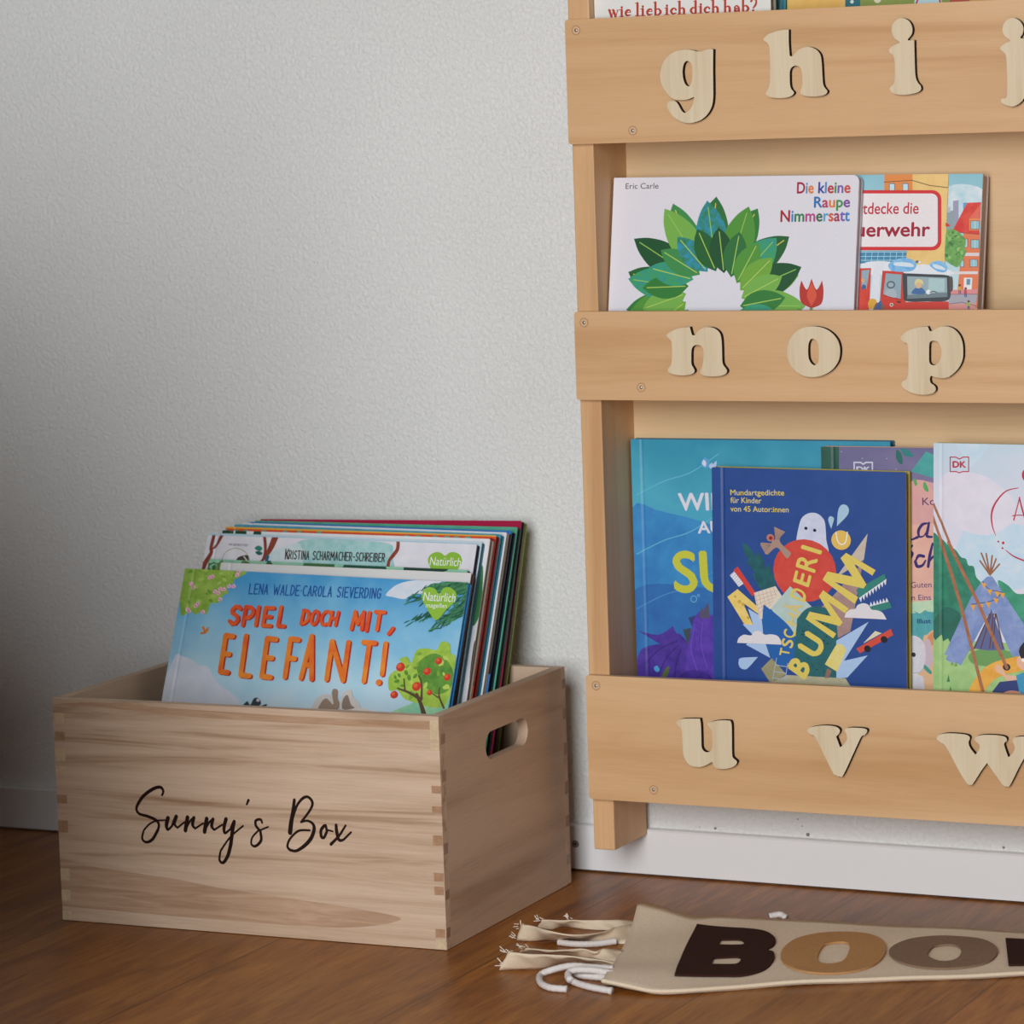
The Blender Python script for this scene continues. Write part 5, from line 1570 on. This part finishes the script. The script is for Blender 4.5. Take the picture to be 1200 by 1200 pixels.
# ------------------------------------------------------------------ crate
BA, BW, BD, BH = 0.02353, 0.4, 0.27661, 0.2108
cr = Matrix.Rotation(BA, 3, 'Z')
corner = Vector((-0.03097, -0.33547, 0.0))
centre = corner + cr @ Vector((-BW / 2, BD / 2, 0.0))
crate = empty('wooden_crate', centre + Vector((0, 0, 0.0006)), 'open pale wooden crate on the floor with burnt handwriting on its front', 'crate', None, cr)
CW = wood('paulownia_front', '#c9ae96', '#bda188', '#9a7a5f', 'x', 44, 0.05, 0.6, 0.12, 2.2, None, 1.8)
CS = wood('paulownia_side', '#c8ab92', '#bea188', '#aa8b71', 'y', 24, 0.07, 0.6, 0.12, 9.4, None, 0.9)
CB = wood('paulownia_back', '#c9ae96', '#bb9e85', '#a78a70', 'x', 26, 0.06, 0.6, 0.10, 6.0)
CT = 0.010
X0, Y0 = -BW / 2, -BD / 2
b = MB(); b.box(X0, X0 + BW, Y0, Y0 + CT, 0, BH, CW)
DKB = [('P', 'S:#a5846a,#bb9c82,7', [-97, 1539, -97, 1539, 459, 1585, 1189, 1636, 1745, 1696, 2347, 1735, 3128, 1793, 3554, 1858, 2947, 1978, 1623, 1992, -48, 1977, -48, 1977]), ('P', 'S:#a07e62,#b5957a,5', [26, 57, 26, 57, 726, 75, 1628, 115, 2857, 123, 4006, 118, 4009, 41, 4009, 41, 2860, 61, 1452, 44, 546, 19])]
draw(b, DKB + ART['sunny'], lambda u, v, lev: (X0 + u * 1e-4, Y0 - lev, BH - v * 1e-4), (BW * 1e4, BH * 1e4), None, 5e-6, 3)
fp = b.build('front_panel', crate); fp['label'] = 'front board with burnt handwriting and finger joints'
b = MB(); b.box(X0, X0 + BW, Y0 + BD - CT, Y0 + BD, 0, BH, CB); b.build('back_panel', crate, 0.0008)
b = MB(); b.box(X0 + CT + 0.0002, X0 + BW - CT - 0.0002, Y0 + CT + 0.0002, Y0 + BD - CT - 0.0002, 0.004, 0.012, CB); b.build('base_panel', crate)
for side in (1, -1):
    xo = X0 + BW if side > 0 else X0; xi = xo - side * CT
    ya, yb = Y0 + CT + 0.0001, Y0 + BD - CT - 0.0001
    outer = [(ya, 0), (yb, 0), (yb, BH), (ya, BH)]
    cy, cz, hl, hr = Y0 + 0.1410, BH - 0.0453, 0.0465, 0.0130
    slot = [(cy + s_ * (hl - hr) + hr * math.cos(math.radians(a)), cz + hr * math.sin(math.radians(a))) for s_, a0 in ((1, -90), (-1, 90)) for a in range(a0, a0 + 181, 15)]
    b = MB(); vs, tr = tess([outer, slot])
    b.tris([(xo, y, z) for y, z in vs], tr, CS); b.tris([(xi, y, z) for y, z in vs], [(a, d, c) for a, c, d in tr], CS)
    for lp in (outer, slot):
        for i in range(len(lp)):
            a, c = lp[i], lp[(i + 1) % len(lp)]
            b.face([(xo, a[0], a[1]), (xo, c[0], c[1]), (xi, c[0], c[1]), (xi, a[0], a[1])], CS)
    if side > 0:
        draw(b, ART['crateside'], lambda u, v, lev: (xo + lev, Y0 + u * 1e-4, BH - v * 1e-4), (BD * 1e4, BH * 1e4), None, 5e-6, 3)
    b.build('side_panel', crate)['label'] = 'end board with a rounded hand hole'
# the front and back boards show their end grain in the side joints
# ------------------------------------------------------------------ pennant
PEN = {'top':[836,-1730,965,-1752,1113,-1742,1404,-1734,1578,-1549,1997,-1448,2799,-1389,4341,-1221,6200,-1060,8000,-900],'bottom':[1571,-4141,1895,-4178,2208,-4147,2876,-3649,3504,-3289,4788,-2633,6200,-1900,8000,-940],'B':[[1512,-1955,1512,-1955,1792,-1965,2077,-1956,2232,-2021,2371,-2206,2444,-2432,2449,-2599,2542,-2680,2639,-2923,2675,-3235,2575,-3462,2394,-3555,2065,-3750,2065,-3750,1776,-2883],[1920,-2378,1920,-2378,2071,-2328,2142,-2385,2165,-2491,1969,-2544,1969,-2544],[2111,-2993,2111,-2993,2281,-2911,2347,-2955,2385,-3096,2356,-3162,2184,-3229,2184,-3229]],'O':[[2638,-2759,2558,-2451,2540,-2116,2649,-1885,2838,-1788,3066,-1794,3258,-1938,3394,-2175,3494,-2529,3507,-2849,3402,-3076,3208,-3205,2980,-3175,2777,-3007],[2958,-2707,2868,-2349,2884,-2208,2985,-2141,3074,-2224,3170,-2527,3202,-2757,3134,-2866,3046,-2852]],'O2':[[3490,-2366,3442,-2103,3499,-1835,3662,-1668,3868,-1623,4100,-1661,4293,-1878,4387,-2123,4395,-2392,4275,-2593,4079,-2723,3875,-2748,3672,-2633],[3841,-2359,3778,-2082,3804,-1961,3912,-1915,4024,-2023,4101,-2273,4090,-2440,3988,-2495]],'K':[[4279,-1556,4279,-1556,4578,-1525,4578,-1525,4677,-1779,4677,-1779,4824,-1500,4824,-1500,5159,-1466,5159,-1466,4964,-1826,4964,-1826,5513,-2078,5513,-2078,5169,-2210,5169,-2210,4859,-2044,4859,-2044,4810,-2120,4810,-2120,4888,-2319,4888,-2319,4589,-2435,4589,-2435]],'S':[[6400,-1387,6288,-1316,6050,-1330,5806,-1406,5678,-1528,5750,-1615,5986,-1616,6118,-1635,6019,-1694,5821,-1720,5703,-1715,5632,-1828,5771,-1854,6010,-1810,6269,-1709,6405,-1590,6349,-1514,6113,-1516,5973,-1495,6056,-1442,6238,-1438]],'ties':[([[0.0132,-0.2837,0.001],[0.0315,-0.2821,0.001],[0.0497,-0.2728,0.001],[0.0705,-0.2692,0.001],[0.0925,-0.2686,0.001],[0.113,-0.2646,0.001]],[[0.0185,-0.2848,0.016],[0.0335,-0.2909,0.017],[0.055,-0.3065,0.018],[0.0775,-0.3071,0.016],[0.0917,-0.2782,0.012],[0.0932,-0.2387,0.009],[0.0985,-0.2069,0.004]]),([[0.0112,-0.2366,0.001],[0.0252,-0.236,0.001],[0.0349,-0.2232,0.001],[0.058,-0.227,0.001],[0.1009,-0.2187,0.001]],[[0.0171,-0.2394,0.01],[0.0311,-0.2388,0.01],[0.0467,-0.2294,0.009],[0.066,-0.222,0.009],[0.0798,-0.2088,0.007],[0.0912,-0.1935,0.003]]),([[0.0454,-0.3853,0.001],[0.0585,-0.3784,0.001],[0.0767,-0.3707,0.001],[0.0918,-0.3449,0.001],[0.1124,-0.3422,0.001],[0.1411,-0.3456,0.001]],[[0.0547,-0.3848,0.018],[0.0722,-0.3885,0.018],[0.089,-0.3782,0.016],[0.1065,-0.3693,0.014],[0.1226,-0.3578,0.01],[0.144,-0.3399,0.003]]),([[0.0355,-0.3254,0.001],[0.0534,-0.3248,0.001],[0.0718,-0.3198,0.001],[0.0937,-0.3194,0.001],[0.1363,-0.329,0.001]],[[0.0498,-0.3412,0.01],[0.0633,-0.3421,0.01],[0.0798,-0.3362,0.009],[0.0963,-0.3243,0.009],[0.1105,-0.3256,0.008],[0.1124,-0.3148,0.008],[0.1233,-0.2967,0.003]])],'cords':[[[0.1477,-0.3717,0.007],[0.1283,-0.3761,0.008],[0.1137,-0.3851,0.01],[0.101,-0.3955,0.008],[0.0908,-0.3971,0.0032],[0.1024,-0.421,0.0032],[0.1174,-0.4333,0.0032],[0.1326,-0.4332,0.0032]],[[0.1558,-0.3928,0.005],[0.1419,-0.3886,0.0032],[0.1255,-0.388,0.0032],[0.1168,-0.3922,0.006],[0.1206,-0.4046,0.005],[0.131,-0.4114,0.0032],[0.1485,-0.4204,0.0032],[0.171,-0.4266,0.0032]],[[0.1526,-0.3827,0.006],[0.1397,-0.3892,0.009],[0.1241,-0.3959,0.01],[0.1195,-0.402,0.008],[0.127,-0.414,0.006]],[[0.0565,-0.287,0.0032],[0.0684,-0.2886,0.0032],[0.0815,-0.287,0.0032],[0.0925,-0.2806,0.0032],[0.1047,-0.2707,0.004]],[[0.214,-0.1375,0.003],[0.207,-0.1335,0.0045],[0.199,-0.1395,0.0035]]],'frays':[[0.0129,-0.2778,0.012],[0.0146,-0.2849,0.004],[0.0171,-0.2422,0.01],[0.0359,-0.2217,0.008],[0.0479,-0.3843,0.006],[0.0517,-0.3801,0.016],[0.0484,-0.3427,0.01]]}
PL = Vector((0.40, -0.22, 0.0))
pennant = empty('pennant_flag', PL, 'cream canvas pennant with felt letters and loose ties lying on the floor', 'pennant')
def atp(o): o.location = -PL; return o
CANV = fabric('canvas_cream', '#e0cdb5', 1500, 0.95, 0.82)
def penz(x, y):
    return (0.003 + 0.014 * math.exp(-(((x - 0.085) / 0.05) ** 2 + ((y + 0.16) / 0.05) ** 2))
            + 0.006 * math.exp(-(((x - 0.16) / 0.05) ** 2 + ((y + 0.385) / 0.05) ** 2)) + 0.0006 * math.sin(x * 55) * math.sin(y * 40))
def resample(pts, n):
    L = [0.0]
    for a, c in zip(pts, pts[1:]): L.append(L[-1] + math.dist(a, c))
    out = []; j = 0
    for i in range(n):
        s_ = L[-1] * i / (n - 1)
        while j < len(L) - 2 and L[j + 1] < s_: j += 1
        t_ = (s_ - L[j]) / ((L[j + 1] - L[j]) or 1); out.append(tuple(p + t_ * (q - p) for p, q in zip(pts[j], pts[j + 1])))
    return out
top = resample(catmull([(u * 1e-4, v * 1e-4) for u, v in pairs(PEN['top'])], False, 6), 90)
bot = resample(catmull([(u * 1e-4, v * 1e-4) for u, v in pairs(PEN['bottom'])], False, 6), 90)
NV = 22; b = MB()
for lay, dz in ((0, 0.0), (1, -0.0022)):
    grid = [[(top[i][0] + (bot[i][0] - top[i][0]) * j / NV, top[i][1] + (bot[i][1] - top[i][1]) * j / NV) for j in range(NV + 1)] for i in range(90)]
    P3 = [(x, y, max(0.0005, penz(x, y) + dz + (0.0006 if j in (0, NV) and lay == 0 else 0))) for col in grid for j, (x, y) in enumerate(col)]
    F = [(i * (NV + 1) + j, (i + 1) * (NV + 1) + j, (i + 1) * (NV + 1) + j + 1, i * (NV + 1) + j + 1) for i in range(89) for j in range(NV)]
    b.tris(P3, F if lay else [f[::-1] for f in F], CANV)
    if lay == 0: up = P3
    else:
        n1 = NV + 1
        rim = [i * n1 for i in range(90)] + [89 * n1 + j for j in range(1, n1)] + [i * n1 + NV for i in range(88, -1, -1)] + [j for j in range(NV - 1, 0, -1)]
        for a, c in zip(rim, rim[1:] + rim[:1]): b.face([up[a], up[c], P3[c], P3[a]], CANV)
atp(b.build('canvas', pennant, 0, True))
FELT = {'B': ('#3a221d', 'dark brown felt letter B'), 'O': ('#b98b5c', 'tan felt letter O'), 'O2': ('#8a705c', 'taupe felt letter O'), 'K': ('#3a221d', 'dark brown felt letter K'), 'S': ('#b98b5c', 'tan felt letter S')}
for k, (hx_, lab) in FELT.items():
    m = fabric('felt_' + lab.split()[0] + '_' + lab.split()[1], hx_, 1100, 1.0, 0.75)
    loops = [[(u * 1e-4, v * 1e-4) for u, v in catmull(pairs(lp), True, 5)] for lp in PEN[k]]
    vs, tr = tess(loops)
    bm = bmesh.new(); bv = [bm.verts.new((x, y, 0)) for x, y in vs]
    for f in tr:
        try: bm.faces.new([bv[i] for i in f])
        except ValueError: pass
    bmesh.ops.remove_doubles(bm, verts=bm.verts, dist=1e-6)
    for it in range(2): bmesh.ops.subdivide_edges(bm, edges=[e for e in bm.edges if e.calc_length() > 0.006], cuts=1, use_grid_fill=False)
    bmesh.ops.triangulate(bm, faces=bm.faces)
    ext = bmesh.ops.extrude_face_region(bm, geom=bm.faces[:])
    topv = {g for g in ext['geom'] if isinstance(g, bmesh.types.BMVert)}
    for vv in bm.verts: vv.co.z = penz(vv.co.x, vv.co.y) + (0.0021 if vv in topv else 0.0003)
    bmesh.ops.recalc_face_normals(bm, faces=bm.faces)
    me = bpy.data.meshes.new('letter'); bm.to_mesh(me); bm.free(); me.materials.append(m)
    o = bpy.data.objects.new('letter', me); COL.objects.link(o); o.parent = pennant; atp(o); o['label'] = lab

def strip(e1, e2, m, name, parent, th=0.0012, n=40, mcross=6):
    A, B = resample(catmull(e1, False, 6), n), resample(catmull(e2, False, 6), n)
    b = MB(); rows = []
    for i in range(n):
        a, c = Vector(A[i]), Vector(B[i])
        rows.append([a.lerp(c, j / mcross) + Vector((0, 0, 0.0009 * math.sin(i * 0.7 + j))) * (0 < j < mcross) for j in range(mcross + 1)])
    P3 = [p for r_ in rows for p in r_]; w = mcross + 1
    F = [(i * w + j, (i + 1) * w + j, (i + 1) * w + j + 1, i * w + j + 1) for i in range(n - 1) for j in range(mcross)]
    b.tris(P3, F, m)
    o = b.build(name, parent, 0, True)
    md = o.modifiers.new('cloth_thickness', 'SOLIDIFY'); md.thickness = th; md.offset = 0
    return atp(o)
def tube(pts, r, m, name, parent, seg=10):
    C = [Vector(p) for p in catmull([tuple(p) for p in pts], False, 8)]
    b = MB(); rings = []
    for i, p in enumerate(C):
        d = (C[min(i + 1, len(C) - 1)] - C[max(i - 1, 0)]).normalized()
        s_ = d.cross(Vector((0, 0, 1))).normalized(); u_ = s_.cross(d)
        rr = r * (1 + 0.05 * math.sin(i * 2.3)) * (1.15 if i in (0, len(C) - 1) else 1)
        rings.append([p + s_ * rr * math.cos(2 * math.pi * k / seg) + u_ * rr * math.sin(2 * math.pi * k / seg) for k in range(seg)])
    P3 = [q for g in rings for q in g]
    F = [(i * seg + k, i * seg + (k + 1) % seg, (i + 1) * seg + (k + 1) % seg, (i + 1) * seg + k) for i in range(len(rings) - 1) for k in range(seg)]
    F += [tuple(range(seg))[::-1], tuple(range((len(rings) - 1) * seg, len(rings) * seg))]
    b.tris(P3, F, m); return atp(b.build(name, parent, 0, True))
TIE = fabric('canvas_tie', '#decab0', 1500, 0.95, 0.85)
CORD = fabric('white_cord', '#dcd4cf', 1200, 0.9, 0.8)
tube([(x, y, max(0.0021, penz(x, y) + 0.0004)) for x, y in bot[:84:3]], 0.0019, TIE, 'hem', pennant)
for e1, e2 in PEN['ties']: strip([tuple(p) for p in e1], [tuple(p) for p in e2], TIE, 'canvas_tie', pennant)
for c in PEN['cords']: tube(c, 0.0029, CORD, 'cord', pennant)
THR = plain('loose_thread', '#e3d9ca', 0.9)
rnd = random.Random(5)
for p in PEN['frays']:
    b = MB()
    for k in range(7):
        q = Vector(p) + Vector((rnd.uniform(-.004, .004), rnd.uniform(-.003, .003), rnd.uniform(-.001, .002))); d = Vector((rnd.uniform(-.006, -.001), rnd.uniform(-.004, .004), rnd.uniform(-.001, .004))); s_ = Vector((0, 0, .0003)); w_ = Vector((0.0003, .0003, 0))
        q.z = max(q.z, 0.001); e = q + d; e.z = max(e.z, 0.001)
        for off in (s_, w_): b.face([q - off, e - off, e + off, q + off], THR)
    atp(b.build('frayed_thread', pennant))

bpy.context.view_layer.update()
